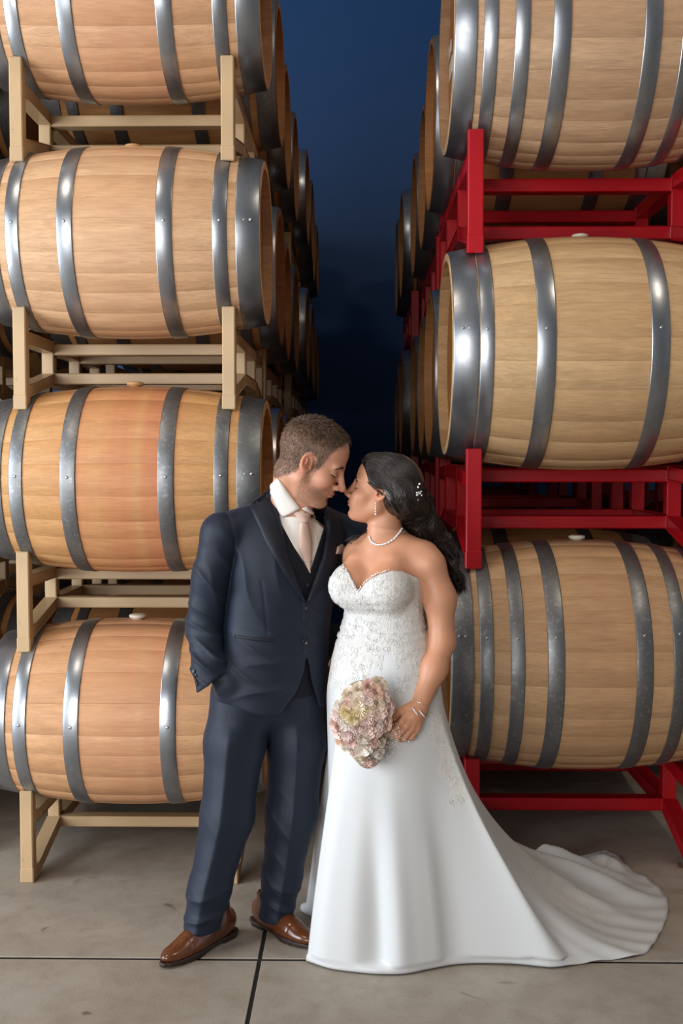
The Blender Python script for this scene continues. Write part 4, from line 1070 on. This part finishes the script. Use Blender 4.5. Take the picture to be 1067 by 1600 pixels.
# ---------------------------------------------------------------- gown
def gown_mat():
    t = NT('gown'); a = t.n('ShaderNodeVertexColor', layer_name='Col'); sp = t.n('ShaderNodeSeparateColor'); t.l(a.outputs[0], sp.inputs[0]); lace = sp.outputs[0]
    v = t.coords((1, 1, 1)); nz = t.n('ShaderNodeTexNoise'); nz.inputs['Scale'].default_value = 22; nz.inputs['Detail'].default_value = 2; t.l(v, nz.inputs[0])
    mx = t.n('ShaderNodeMix', data_type='RGBA', blend_type='ADD'); mx.inputs[0].default_value = 0.06; t.l(v, mx.inputs[6]); t.l(nz.outputs[1], mx.inputs[7])
    vo = t.n('ShaderNodeTexVoronoi', feature='DISTANCE_TO_EDGE'); vo.inputs['Scale'].default_value = 62; t.l(mx.outputs[2], vo.inputs[0])
    vo2 = t.n('ShaderNodeTexVoronoi', feature='DISTANCE_TO_EDGE'); vo2.inputs['Scale'].default_value = 190; t.l(mx.outputs[2], vo2.inputs[0])
    e1 = t.ramp(vo.outputs[0], [(0.0, (1, 1, 1)), (0.12, (0.2, 0.2, 0.2)), (0.3, (0.5, 0.5, 0.5))]); e2 = t.ramp(vo2.outputs[0], [(0.0, (1, 1, 1)), (0.2, (0, 0, 0))])
    h = t.math('MULTIPLY', t.math('ADD', t.math('MULTIPLY', e1, 0.7), t.math('MULTIPLY', e2, 0.35)), lace)
    sat = t.noise(v, 5, 3, 0.5)
    c = t.mix(t.math('MULTIPLY', sat, 0.25), srgb(206, 209, 211), srgb(194, 194, 192)); lc = t.mix(t.ramp(h, [(0.1, (0, 0, 0)), (0.8, (1, 1, 1))]), srgb(212, 211, 208), srgb(220, 219, 216))
    t.l(t.mix(lace, c, lc), t.b.inputs['Base Color'])
    t.l(t.math('ADD', t.math('MULTIPLY', lace, 0.25), 0.40), t.b.inputs['Roughness'])
    t.b.inputs['Sheen Weight'].default_value = 0.15; t.b.inputs['Specular IOR Level'].default_value = 0.4
    t.bump(h, 0.55, 0.003); return t.m
M['gown'] = gown_mat(); M['lace'] = cloth_mat('lace_thread', srgb(216, 214, 210), 0.6, 0.0, 900, 0.05, 0.4)
def b_gown(p):
    d = b_bust(p, 0.030)
    d = smin(d, d_ell(p, (B_BR + B_BL) / 2 + BN * -0.012 - Vector((0, 0, 0.022)), (0.085, 0.070, 0.050), None), 0.02)
    # horizontal ruching at the waist
    z = p[:, 2]; d = d - 0.0030 * np.sin(z * 260 + 3 * np.sin(p[:, 0] * 14)) * np.exp(-((z - 1.018) / 0.026) ** 2) - 0.0035 * np.exp(-((z - 1.118 - 0.05 * (p[:, 0] - 0.07)) / 0.004) ** 2) * -1
    return d
nl_px = np.array([(531, 884), (536, 882), (543, 894), (550, 909), (555, 919), (559, 924.5), (563, 918), (569, 910), (577, 903), (590, 896), (607, 891), (625, 893), (640, 899)], float)
NLp = hit_px(lambda p: b_gown(p) - 0.004, nl_px)
AX0 = np.array([0.070, 3.43])
ang = np.arctan2(NLp[:, 0] - AX0[0], -(NLp[:, 1] - AX0[1])); order = np.argsort(ang); ang, nz_ = ang[order], NLp[order, 2]
back_a = np.array([ang[0] - 0.45, ang[0] - 1.2, -PI - 0.2, PI - 0.2, ang[-1] + 0.45, ang[-1] + 1.0]); back_z = np.array([1.20, 1.17, 1.15, 1.15, 1.185, 1.17])
aa = np.r_[ang, back_a]; zz = np.r_[nz_, back_z]; o_ = np.argsort(aa); aa, zz = aa[o_], zz[o_]
def neck_z(t): return np.interp(t, aa, zz, period=2 * PI)
# hem line on the floor, walked round anticlockwise from the left of the front
hem_px = [(478, 1500), (515, 1512), (557, 1518), (596, 1521), (634, 1520), (675, 1512), (710, 1506), (745, 1504), (804, 1505), (863, 1510), (910, 1504), (960, 1497), (1004, 1489), (1026, 1465), (1042, 1430), (1041, 1401), (1016, 1374), (984, 1356), (962, 1332), (945, 1327), (928, 1341), (863, 1349), (812, 1353)]
hem = [tuple(WF(x, y, 0.008))[:2] for x, y in hem_px] + [(0.52, 3.97), (0.40, 3.86), (0.22, 3.79), (0.06, 3.76), (-0.06, 3.745), (-0.165, 3.725), (-0.198, 3.685), (-0.105, 3.57), (-0.080, 3.46), (-0.095, 3.378), (-0.128, 3.345)]
hem = np.array(hem); hc = smooth_curve(np.vstack([hem, hem[:1]]), 900); NU = 300
seg = np.r_[0, np.cumsum(np.linalg.norm(np.diff(hc, axis=0), axis=1))]
HC = np.array([0.084, 3.43])
th = np.unwrap(np.arctan2(hc[:, 0] - HC[0], -(hc[:, 1] - HC[1]))); th = np.maximum.accumulate(th)
w_ = 0.5 * seg / seg[-1] + 0.5 * (th - th[0]) / (th[-1] - th[0]); hemU = np.stack([np.interp(np.linspace(0, 1, NU + 1)[:-1], w_, hc[:, i]) for i in range(2)], 1)
phi = np.unwrap(np.arctan2(hemU[:, 0] - HC[0], -(hemU[:, 1] - HC[1]))); phi = np.maximum.accumulate(phi + np.arange(NU) * 1e-6)
# blend the angles towards an even fan so the bodice is evenly divided
phi = 0.55 * phi + 0.45 * np.linspace(phi[0], phi[0] + 2 * PI, NU + 1)[:-1]
NB, NS = 64, 84; ZH = 0.80
rows = []; lace_w = []
tz = neck_z(phi)
vv = np.linspace(0, 1, NB)[:, None]; ZB = tz[None] + (ZH - tz[None]) * vv; PH = np.tile(phi, (NB, 1)); zf = ZB.ravel(); pf = PH.ravel()
D_ = np.stack([np.sin(pf), -np.cos(pf), np.zeros(len(pf))], 1); O = np.stack([np.interp(zf, b_zs, b_x), np.interp(zf, b_zs, b_y), zf], 1) + D_ * 0.40
BP = march(b_gown, O, -D_, 0.0045, 0.39, 45, 0.8).reshape(NB, NU, 3)
for j in range(NB):
    rows.append(BP[j]); edge = 0.985 - 0.19 * np.abs(np.sin(0.5 * (phi + BB + 0.25))) ** 0.8 + 0.018 * np.sin(phi * 17) + 0.012 * np.sin(phi * 41 + 1)
    lace_w.append(sstep(ZB[j], edge - 0.006, edge + 0.006))
hip = rows[-1].astype(float)
dirs = hemU - hip[:, :2]; Rr = np.linalg.norm(hemU - HC, axis=1); ex = sstep(Rr, 0.42, 0.80)
rn = np.random.RandomState(4)
def train_bumps(x, y):
    r = np.zeros_like(x)
    for (x0, y0, x1, y1, wd, h) in ridges:
        ex_, ey_ = x1 - x0, y1 - y0; t = np.clip(((x - x0) * ex_ + (y - y0) * ey_) / (ex_ ** 2 + ey_ ** 2), 0, 1); d2 = (x - x0 - t * ex_) ** 2 + (y - y0 - t * ey_) ** 2
        r += h * np.exp(-d2 / (wd * wd)) * np.sin(PI * np.clip(0.12 + 0.8 * t, 0, 1))
    return r
def F2(x, y): q = WF(x, y, 0.03); return q.x, q.y
ridges = [(*F2(800, 1352), *F2(990, 1378), 0.050, 0.055), (*F2(735, 1385), *F2(1015, 1398), 0.050, 0.060), (*F2(812, 1420), *F2(1000, 1432), 0.04, 0.018), (*F2(700, 1480), *F2(860, 1500), 0.035, 0.020),
          (*F2(760, 1470), *F2(985, 1480), 0.05, 0.016), (*F2(690, 1400), *F2(770, 1500), 0.035, 0.035), (*F2(945, 1335), *F2(985, 1365), 0.04, 0.05)]
for j in range(1, NS):
    v = j / (NS - 1); v = v ** 0.92
    P0 = np.c_[hip[:, :2], np.full(NU, ZH)]; P3 = np.c_[hemU, np.full(NU, 0.006)]
    h1 = (0.27 * (1 - ex) + 0.13 * ex)[:, None]; h2 = (0.80 * (1 - ex) + 0.42 * ex)[:, None]
    P1 = np.c_[hip[:, :2] + dirs * h1, np.full(NU, 0.52) * (1 - ex) + 0.44 * ex]; P2 = np.c_[hip[:, :2] + dirs * h2, 0.25 * (1 - ex) + 0.035 * ex]
    P_ = P0 * (1 - v) ** 3 + 3 * P1 * v * (1 - v) ** 2 + 3 * P2 * v * v * (1 - v) + P3 * v ** 3
    g = sstep(np.array([v]), 0.15, 0.9)[0] * (1 - 0.35 * ex)
    wv = np.sin(phi * 7 + 0.6) * 0.013 + np.sin(phi * 13 + 2.0) * 0.006 + np.sin(phi * 3 - 0.5) * 0.010
    cf = sstep(np.array([v]), 0.25, 0.6)[0] * (1 - 0.3 * v)
    wv = wv + cf * (0.022 * np.exp(-((phi - 1.02) / 0.07) ** 2) - 0.030 * np.exp(-((phi - 1.15) / 0.05) ** 2) + 0.012 * np.exp(-((phi - 0.55) / 0.10) ** 2))
    nd = np.c_[np.sin(phi), -np.cos(phi), np.zeros(NU)]
    P_ = P_ + nd * (wv * g * (P_[:, 2] > 0.03))[:, None]
    fl_ = 1 - sstep(P_[:, 2], 0.05, 0.24); edge_f = 1 - 0.75 * sstep(np.array([v]), 0.93, 1.0)[0]
    P_[:, 2] += train_bumps(P_[:, 0], P_[:, 1]) * fl_ * edge_f * ex + 0.004 * np.sin(phi * 60) * fl_ * ex * v ** 4
    P_[:, 2] = np.maximum(P_[:, 2], 0.004)
    if P_[:, 2].min() < 0.8:                                       # the skirt lies against his leg and over his shoe
        for fn_ in [trousers] + SHOES:
            nb_ = (P_[:, 0] < 0.0) & (P_[:, 1] > 3.2)
            for _ in range(4):
                q_ = P_[nb_].astype(np.float32); P_[nb_] = P_[nb_] + grad(fn_, q_, 0.003) * np.maximum(0, 0.006 - fn_(q_))[:, None]
    rows.append(P_)
    lw = np.zeros(NU)
    for (x, y, rx, ry) in ((868, 1440, 0.17, 0.10), (912, 1348, 0.16, 0.10)):
        c = WF(x, y, 0.03); lw = np.maximum(lw, 1 - sstep(np.sqrt(((P_[:, 0] - c.x) / rx) ** 2 + ((P_[:, 1] - c.y) / ry) ** 2) + 0.25 * np.sin(P_[:, 0] * 60) * np.sin(P_[:, 1] * 50), 0.6, 1.0))
    lw = np.maximum(lw, (1 - sstep(np.abs(P_[:, 0] - (0.255 + (0.70 - P_[:, 2]) * 0.30) - 0.012 * np.sin(P_[:, 2] * 60)), 0.016, 0.030)) * sstep(P_[:, 2], 0.46, 0.52) * (P_[:, 1] < 3.50))
    lace_w.append(lw)
NR = len(rows); GV = np.concatenate(rows); lw = np.concatenate(lace_w)
GF = [(a, d, c, b) for a, b, c, d in grid_faces(NU, NR, True)]
gm = np_mesh('gown', GV, np.array(GF), np.stack([lw, lw, lw], 1))
gown = link('gown', gm, M['gown'], bride)
sm_ = gown.modifiers.new('thickness', 'SOLIDIFY'); sm_.thickness = 0.0022; sm_.offset = -1
# lace appliqué: raised scrolls, leaves and buds of cord on the bodice and the train
GRID = GV.reshape(NR, NU, 3); LWG = lw.reshape(NR, NU)
gN = np.zeros_like(GRID); du = np.roll(GRID, -1, 1) - np.roll(GRID, 1, 1); dvv = np.gradient(GRID, axis=0); gN = np.cross(dvv, du); gN /= np.linalg.norm(gN, axis=2, keepdims=True) + 1e-9
if (gN[10] * np.c_[np.sin(phi), -np.cos(phi), 0 * phi]).sum() < 0: gN = -gN
def lace_motifs(cnt, seed, pick):
    rr = np.random.RandomState(seed); ps = []; rd = []; cand = np.argwhere(pick)
    wts = np.linalg.norm(np.cross(dvv, du), axis=2)[pick]; wts = wts / wts.sum()
    for ci in rr.choice(len(cand), cnt, p=wts):
        j, i = cand[ci]; o = GRID[j, i]; n_ = gN[j, i]; t1 = np.cross(n_, [0.3, 0.2, 1.0]); t1 /= np.linalg.norm(t1) + 1e-9; t2 = np.cross(n_, t1)
        a0 = rr.rand() * 6.28; sg = rr.choice((-1, 1)); sz = 0.006 + 0.008 * rr.rand(); kind = rr.rand(); tt = np.linspace(0, 1, 9)
        if kind < 0.55: an = a0 + sg * tt * 4.6; rr_ = sz * (1 - 0.78 * tt)
        elif kind < 0.8: an = a0 + sg * 0.9 * np.sin(tt * PI) * (tt < 2); rr_ = sz * 1.3 * np.abs(tt - 0.5) * 2
        else: an = a0 + tt * 2 * PI; rr_ = sz * 0.55 * (1 + 0.3 * np.sin(an * 4))
        P_ = o + (np.cos(an) * rr_)[:, None] * t1 + (np.sin(an) * rr_)[:, None] * t2 + n_ * 0.0004
        ps.append(P_); rd.append(np.full(9, 0.0010 + 0.0005 * rr.rand()) * 0.48 * np.array([0.6, 1, 1, 1, 1, 1, 1, 0.9, 0.5]))
    return ps, rd
bod = np.zeros((NR, NU), bool); bod[1:NB] = LWG[1:NB] > 0.5; bod[:, :] &= True
frontm = (GRID[:, :, 1] < 3.46)
ps, rd = lace_motifs(700, 3, bod & frontm); tr = LWG > 0.5; tr[:NB] = False; p2_, r2_ = lace_motifs(320, 5, tr)
# hanging sprays below the lace edge, over the satin
sp = np.zeros((NR, NU), bool); sp[40:NB] = True; sp &= (LWG < 0.5) & frontm & (np.abs(GRID[:, :, 0] - 0.065) > 0.045) & (GRID[:, :, 2] > 0.86); p3_, r3_ = lace_motifs(40, 8, sp)
lc = link('lace_applique', tube_mesh('lace_applique', ps + p2_ + p3_, rd + r2_ + r3_, 4), M['lace'], gown); lc['kind'] = 'stuff'
# beaded neckline
bead = bmesh.new(); bmesh.ops.create_icosphere(bead, subdivisions=1, radius=1.0); BEAD = bm_mesh('bead', bead, True)
def beads(name, pts, r, mat, parent):
    base = np.array([tuple(v.co) for v in BEAD.vertices]); tri = np.array([tuple(p_.vertices) for p_ in BEAD.polygons]); n = len(base)
    V_ = np.concatenate([base * (r[i] if np.ndim(r) else r) + pts[i] for i in range(len(pts))]); T_ = np.concatenate([tri + i * n for i in range(len(pts))])
    return link(name, np_mesh(name, V_, T_), mat, parent)
nlb = resample(nl_px[1:11], 40); nlp = hit_px(lambda p: b_gown(p) - 0.0045, nlb + np.random.RandomState(2).randn(40, 2) * 0.5, 0.001)
beads('neckline_beads', nlp, 0.0021 + 0.0012 * np.random.RandomState(3).rand(40), M['crystal'], gown)

# ---------------------------------------------------------------- hair
def hl(z): return np.interp(z, [-0.08, -0.04, -0.015, 0.004, 0.022, 0.045, 0.08, 0.12], [-0.050, -0.042, -0.036, 0.002, 0.040, 0.064, 0.092, 0.11])
MANE = [HB.wld([(-0.070, 0.03, 0.0)])[0], W(645, 790, 3.47), W(662, 826, 3.495), W(690, 850, 3.51), W(707, 885, 3.485), W(711, 922, 3.47)]
MR = [0.062, 0.054, 0.046, 0.030, 0.018, 0.006]
def hair_cap(p):
    q = HB.loc(p); d = d_ell(q, (-0.024, 0, 0.036), (0.108, 0.087, 0.098))
    d = smin(d, d_ell(q, (0.040, 0, 0.048), (0.060, 0.073, 0.068)), 0.012)
    d = smin(d, d_ell(q, (-0.078, 0, 0.000), (0.055, 0.070, 0.070)), 0.03)
    x = q[:, 0] - hl(q[:, 2]) - 0.006 * np.sin(q[:, 2] * 90); d = smax(d, x * 0.8, 0.006)
    ear = d_ell(np.abs(q) * A3((0, 1, 0)) + q * A3((1, 0, 1)), (-0.006, 0.088, -0.020), (0.026, 0.036, 0.030)); d = smax(d, -ear, 0.004) * HB.s
    m = chain(p, MANE, MR, 0.03); m = m - 0.0035 * np.sin(p[:, 0] * 130 + p[:, 2] * 110 + 2 * np.sin(p[:, 2] * 50)) - 0.002 * np.sin(p[:, 0] * 300 + p[:, 2] * 200)
    d = smin(d, m, 0.025)
    return d
V, Q = polygonize(hair_cap, (-0.02, 3.28, 1.10), (0.36, 3.62, 1.64), 0.003)
hair = link('hair', np_mesh('hair', V, Q), M['hair_woman'], bride)
rr = np.random.RandomState(12); ps, rd = [], []; NLK, NPT = 1000, 44; u = np.linspace(0, 1, NPT)
clump = [(rr.randn(3) * np.array([0.013, 0.014, 0.010]), rr.rand() * 6.28, 0.007 + 0.006 * rr.rand(), rr.rand(), rr.randn(2), rr.randn(2)) for _ in range(20)]
allp = []
for i in range(NLK):
    t = rr.rand(); side = 1 if rr.rand() < 0.8 else -1
    coff, cph, camp, cle, cr1, cr2 = clump[min(19, int((t * 0.75 + 0.25 * rr.rand()) * 20))]
    z0 = 0.120 * (1 - t) ** 0.8 + 0.012 * t; y0 = side * (0.008 + 0.078 * t ** 0.6); x0 = hl(z0) - 0.003 - (0.012 if rr.rand() < 0.6 else 0.05) * rr.rand()
    q = [(x0, y0, z0), (x0 - 0.045, y0 * 1.06, z0 + 0.010 * (1 - t) - 0.006 * t), (-0.070, y0 * 0.95 + 0.004 * side, 0.058 - 0.07 * t + 0.006 * rr.randn()), (-0.108 + 0.02 * t, y0 * 0.6, 0.0 - 0.05 * t + 0.006 * rr.randn())]
    j = rr.randn(3) * 0.0035
    m = np.array([tuple(W(648 + cr1[0] * 8, 792 + cr1[1] * 7, 3.455)), tuple(W(661 + cr2[0] * 10, 824 + cr2[1] * 8, 3.475))]) + j
    tail = [np.array(tuple(MANE[3])) + coff + j]
    if cle > 0.2: tail.append(np.array(tuple(MANE[4])) + coff * 0.9 + j)
    if cle > 0.4: tail.append(np.array(tuple(MANE[5])) + coff * 0.8 + j + np.array([0.004 * rr.randn(), 0, -0.012 * rr.rand()]))
    G_ = smooth_curve(np.vstack([HB.wld(np.array(q)), m, np.array(tail)]), NPT)
    amp = camp * 1.25 * sstep(u, 0.45, 0.85); ph = cph + rr.randn() * 0.25
    G_[:, 0] += amp * np.sin(u * 26 + ph); G_[:, 2] += amp * 0.8 * np.cos(u * 24 + ph); G_[:, 1] += amp * 0.6 * np.cos(u * 26 + ph)
    allp.append(G_)
AP = np.concatenate(allp); uu = np.tile(u, NLK)
for _ in range(2):
    dd = hair_cap(AP.astype(np.float32)); gg = grad(hair_cap, AP, 0.004); AP = AP - gg * ((dd - np.repeat(0.0006 + 0.0034 * np.random.RandomState(9).rand(NLK) ** 1.5, NPT)) * (uu < 0.74))[:, None]
for i in range(NLK):
    ps.append(AP[i * NPT:(i + 1) * NPT]); rd.append((0.0006 + 0.0009 * rr.rand()) * (np.sin(PI * np.clip(u * 0.93 + 0.06, 0, 1)) ** 0.5))
for i in range(9):                                                    # loose curls at the ends and over the far shoulder
    c = np.array(tuple(W(709 + rr.randn() * 4, 905 + rr.randn() * 14, 3.45))); u = np.linspace(0, 1, 26)
    ps.append(c + np.stack([0.010 * np.sin(u * 9 + i) + 0.006 * rr.randn() * u, 0.008 * np.cos(u * 9 + i), -0.055 * u + 0.02], 1)); rd.append(np.full(26, 0.0013) * (1.05 - u))
for i in range(5):
    Pp = [W(577 - i, 822 + i, 3.44), W(566 - i * 2, 834 + i * 2, 3.415), W(551 - i, 838 + i * 2.4, 3.415), W(538 + i * 3, 846 + i, 3.43)]
    ps.append(smooth_curve([tuple(q) for q in Pp], 20)); rd.append(np.full(20, 0.0011))
G_ = smooth_curve([tuple(x) for x in list(HB.wld(np.array([(0.080, 0.026, 0.082), (0.068, 0.050, 0.056), (0.046, 0.068, 0.024), (0.018, 0.080, 0.008), (-0.03, 0.086, -0.015)]))) + [W(612, 800, 3.40)]], 40)
for i in range(4): ps.append(G_ + rr.randn(3) * 0.0022); rd.append(np.full(40, 0.0009))
link('hair_locks', tube_mesh('hair_locks', ps, rd, 5), M['hair_woman'], hair)['kind'] = 'stuff'
for sd in (-1, 1): lash_line(HB, sd, 'eyelashes', bride, M['hair_woman'], 0.0011, 0.0015)

# ---------------------------------------------------------------- jewellery
nk_px = smooth_curve([(577, 838), (580, 846), (589, 851), (601, 850), (613, 844), (622, 835), (628, 826)], 30)
NP_ = hit_px(b_body, nk_px, 0.002); beads('necklace', NP_, 0.0032 + 0.0010 * (np.arange(30) % 2), M['crystal'], bride)
er = hit_px(b_body, [(587, 786)], 0.002)[0]; beads('earring', np.array([er + np.array([0, -0.003, -0.0085 * k]) for k in range(5)]), np.array([0.0030, 0.0026, 0.0032, 0.0036, 0.0042]), M['crystal'], bride)
hc0 = hit_px(hair_cap, [(654, 771)], 0.003)[0]; rr = np.random.RandomState(5)
beads('hair_comb', hc0 + rr.randn(16, 3) * np.array([0.006, 0.004, 0.012]), 0.0022 + 0.002 * rr.rand(16), M['crystal'], bride)
wd_ = Vector(WR_L) - Vector(E_L); wd_.normalize(); ua = wd_.orthogonal().normalized(); ub = wd_.cross(ua); wc = Vector(W(657, 1102, 3.277))
O = np.array([tuple(wc + (ua * math.cos(a) + ub * math.sin(a)) * 0.06) for a in np.linspace(0, 2 * PI, 41)]); C0 = np.tile(np.array(tuple(wc)), (41, 1))
ring = march(b_arm, O, C0 - O, 0.0015, 0.059); link('bracelet', tube_mesh('bracelet', [ring], [np.full(41, 0.0011)], 6), M['silver'], bride)
bp = np.vstack([hit_px(b_body, resample([(644, 1106), (652, 1117)], 7), 0.003), hit_px(b_body, resample([(655, 1110), (663, 1120)], 7), 0.003)])
beads('bracelet_stones', bp, np.tile([0.0022, 0.003, 0.0035, 0.0036, 0.0034, 0.003, 0.0022], 2), M['crystal'], bride)
rp = hit_px(b_body, resample([(632, 1155), (641, 1159)], 8), 0.001); link('ring', tube_mesh('ring', [rp], [np.full(8, 0.0012)], 6), M['silver'], bride)
beads('ring_stone', hit_px(b_body, [(639, 1158)], 0.003), 0.0038, M['crystal'], bride)

# ---------------------------------------------------------------- bouquet
def petal_mat(name, a, b):
    t = NT(name); v = t.coords((1, 1, 1)); g = t.noise(v, 60, 4, 0.6); oi = t.n('ShaderNodeObjectInfo')
    c = t.mix(t.math('MULTIPLY', oi.outputs['Random'], 0.8), a, b); t.l(t.mix(t.math('MULTIPLY', g, 0.25), c, tuple(x * 0.85 for x in a)), t.b.inputs['Base Color'])
    t.set(Roughness=0.75); t.b.inputs['Subsurface Weight'].default_value = 0.0; t.bump(g, 0.15, 0.001); return t.m
PM = [petal_mat('petal_blush', srgb(243, 219, 210), srgb(238, 206, 197)), petal_mat('petal_cream', srgb(243, 231, 215), srgb(239, 224, 206)), petal_mat('petal_yellow', srgb(243, 231, 196), srgb(239, 223, 180)),
      petal_mat('petal_mauve', srgb(234, 217, 212), srgb(228, 208, 203)), petal_mat('petal_peach', srgb(247, 220, 202), srgb(244, 210, 190)), petal_mat('petal_ivory', srgb(246, 240, 232), srgb(238, 230, 220))]
def flower_mesh(kind, seed):
    rr = np.random.RandomState(seed); V = []; F = []
    def petal(a, r0, r1, w, z0, z1, cup):
        o = len(V); nu, nv = 5, 4
        for j in range(nv):
            t = j / (nv - 1); r = r0 + (r1 - r0) * t; z = z0 + (z1 - z0) * t ** 1.5
            for i in range(nu):
                s = (i / (nu - 1) - 0.5) * 2; ww = w * (0.55 + 0.9 * t - 0.62 * t ** 3); an = a + s * ww
                rr_ = r * (1 - cup * s * s * 0.25) ; V.append((rr_ * math.cos(an), rr_ * math.sin(an), z - (0.10 * t * t) * (s * s) * 0.2))
        for f in grid_faces(nu, nv): F.append(tuple(q + o for q in f))
    if kind == 0:      # rose: wrapped rings, tight heart
        for k, (n, r0, r1, z0, z1) in enumerate(((3, 0.02, 0.16, 0.10, 0.62), (4, 0.08, 0.30, 0.05, 0.60), (5, 0.16, 0.46, 0.0, 0.54), (6, 0.24, 0.64, -0.05, 0.44), (7, 0.34, 0.82, -0.1, 0.30), (8, 0.44, 1.0, -0.15, 0.12))):
            for i in range(n): petal(2 * PI * (i + 0.5 * (k % 2)) / n + rr.randn() * 0.08 + k * 0.4, r0, r1 * (1 + rr.randn() * 0.03), 1.15 * PI / n * 1.0, z0, z1 + rr.randn() * 0.03, 0.5)
    elif kind == 1:    # dahlia: many narrow rays
        for k, (n, r0, r1, z0, z1) in enumerate(((7, 0.02, 0.25, 0.1, 0.62), (10, 0.08, 0.46, 0.05, 0.54), (13, 0.14, 0.68, 0.0, 0.42), (16, 0.22, 0.88, -0.05, 0.26), (18, 0.3, 1.0, -0.1, 0.06))):
            for i in range(n): petal(2 * PI * (i + 0.5 * (k % 2)) / n + rr.randn() * 0.06, r0, r1 * (1 + rr.randn() * 0.05), 0.75 * PI / n, z0, z1 + rr.randn() * 0.04, 0.2)
    else:              # open camellia: few broad petals
        for k, (n, r0, r1, z0, z1) in enumerate(((4, 0.02, 0.24, 0.1, 0.46), (5, 0.1, 0.5, 0.05, 0.46), (6, 0.2, 0.78, 0.0, 0.36), (7, 0.3, 1.0, -0.1, 0.16))):
            for i in range(n): petal(2 * PI * (i + 0.5 * (k % 2)) / n + rr.randn() * 0.1, r0, r1 * (1 + rr.randn() * 0.04), 1.2 * PI / n, z0, z1 + rr.randn() * 0.05, 0.6)
    o = len(V); n = 12                                              # green-cream base closes the back
    for (r, z) in ((0.95, 0.0), (0.6, -0.25), (0.0, -0.4)):
        for k in range(n): V.append((r * math.cos(2 * PI * k / n), r * math.sin(2 * PI * k / n), z))
    for f in grid_faces(n, 3, True): F.append(tuple(q + o for q in f[::-1]))
    return mesh('flower', V, F, True)
FM = [[flower_mesh(k, 10 * k + i) for i in range(2)] for k in range(3)]
bq = empty('bouquet'); tag(bq, 'teardrop bouquet of blush, cream and pale yellow flowers in the bride\'s hand', 'bouquet')
outline = [(560, 1060), (580, 1056), (602, 1066), (612, 1085), (613, 1110), (608, 1140), (600, 1165), (594, 1185), (580, 1203), (568, 1204), (552, 1190), (535, 1172), (522, 1150), (517, 1130), (519, 1105), (533, 1083), (545, 1068)]
cen = (567, 1126); YB_ = 3.226; rr = np.random.RandomState(21); pts = []; tries = 0
ol = np.array(outline, float)
cand = np.c_[rr.uniform(515, 615, 8000), rr.uniform(1055, 1206, 8000)].astype(np.float32); dc = in_poly(cand[:, 0], cand[:, 1], outline)
for k_, ((x, y), d) in enumerate(zip(cand, dc)):
    if d > -7: continue
    dmin = 15.0 if k_ < 4000 else 12.5
    if len(pts) < 46 and all((x - a) ** 2 + (y - b) ** 2 > dmin ** 2 for a, b in pts): pts.append((float(x), float(y)))
for i, (x, y) in enumerate(pts):
    d = -in_poly(np.array([x], np.float32), np.array([y], np.float32), outline)[0]; t = min(1, d / 42)
    Y = YB_ - 0.065 * math.sqrt(max(0, 1 - (1 - t) ** 2)); pos = W(x, y, Y)
    n_ = Vector(((x - cen[0]) / 48 * (1.05 - t) * 1.3, -0.9, -(y - cen[1]) / 72 * (1.05 - t) * 1.3)).normalized()
    kd = rr.choice([0, 0, 0, 0, 1, 2]); sc = (0.026 + 0.009 * rr.rand()) * (0.82 + 0.25 * t); mt = PM[rr.choice([0, 0, 0, 0, 1, 1, 3, 3, 4, 5])]
    if abs(x - 553) < 12 and abs(y - 1118) < 16: mt = PM[2]
    o = link('flower', FM[kd][i % 2], mt, bq, loc=pos, rot=n_.to_track_quat('Z', 'Y').to_euler()); o.scale = (sc,) * 3
core = lambda p: d_ell(p, W(566, 1122, YB_ + 0.008), (0.082, 0.042, 0.115)) 
V, Q = polygonize(lambda p: smin(core(p), d_ell(p, W(575, 1170, YB_ + 0.012), (0.045, 0.035, 0.06)), 0.02), (-0.09, 3.12, 0.58), (0.12, 3.34, 0.98), 0.006)
link('foliage_core', np_mesh('foliage_core', V, Q), plain('moss', srgb(150, 140, 112), 0.9), bq)
link('stem_wrap', tube_mesh('stem_wrap', [np.array([tuple(W(585, 1140, 3.245)), tuple(W(612, 1148, 3.252)), tuple(W(634, 1151, 3.257)), tuple(W(648, 1152, 3.258))])], [np.array([0.013, 0.011, 0.010, 0.010])], 14), M['tie'], bq)
gp = []
for (cx_, cy_, n, sx, sy) in ((620, 1150, 70, 5, 9), (596, 1176, 60, 6, 7), (606, 1158, 40, 7, 7)):
    for _ in range(n): gp.append(tuple(W(cx_ + rr.randn() * sx, cy_ + rr.randn() * sy, 3.200 + rr.randn() * 0.005)))
beads('babys_breath', np.array(gp), 0.0011 + 0.0008 * rr.rand(len(gp)), PM[5], bq)['kind'] = 'stuff'
# the groom's left hand at the bride's waist, behind her
gh = lambda p: smin(hand(p, W(560, 1040, 3.695), W(533, 1052, 3.69) - W(560, 1040, 3.695), Vector((0, 0.1, 1)), 0.35, 1.05), d_cone(p, G_WRL, W(560, 1040, 3.695), 0.032, 0.026), 0.01)
V, Q = polygonize(gh, (-0.16, 3.56, 0.74), (0.18, 3.84, 1.04), 0.004); link('hand', np_mesh('hand', V, Q, np.tile(np.array(SKIN_M), (len(V), 1))), M['skin_man'], groom)
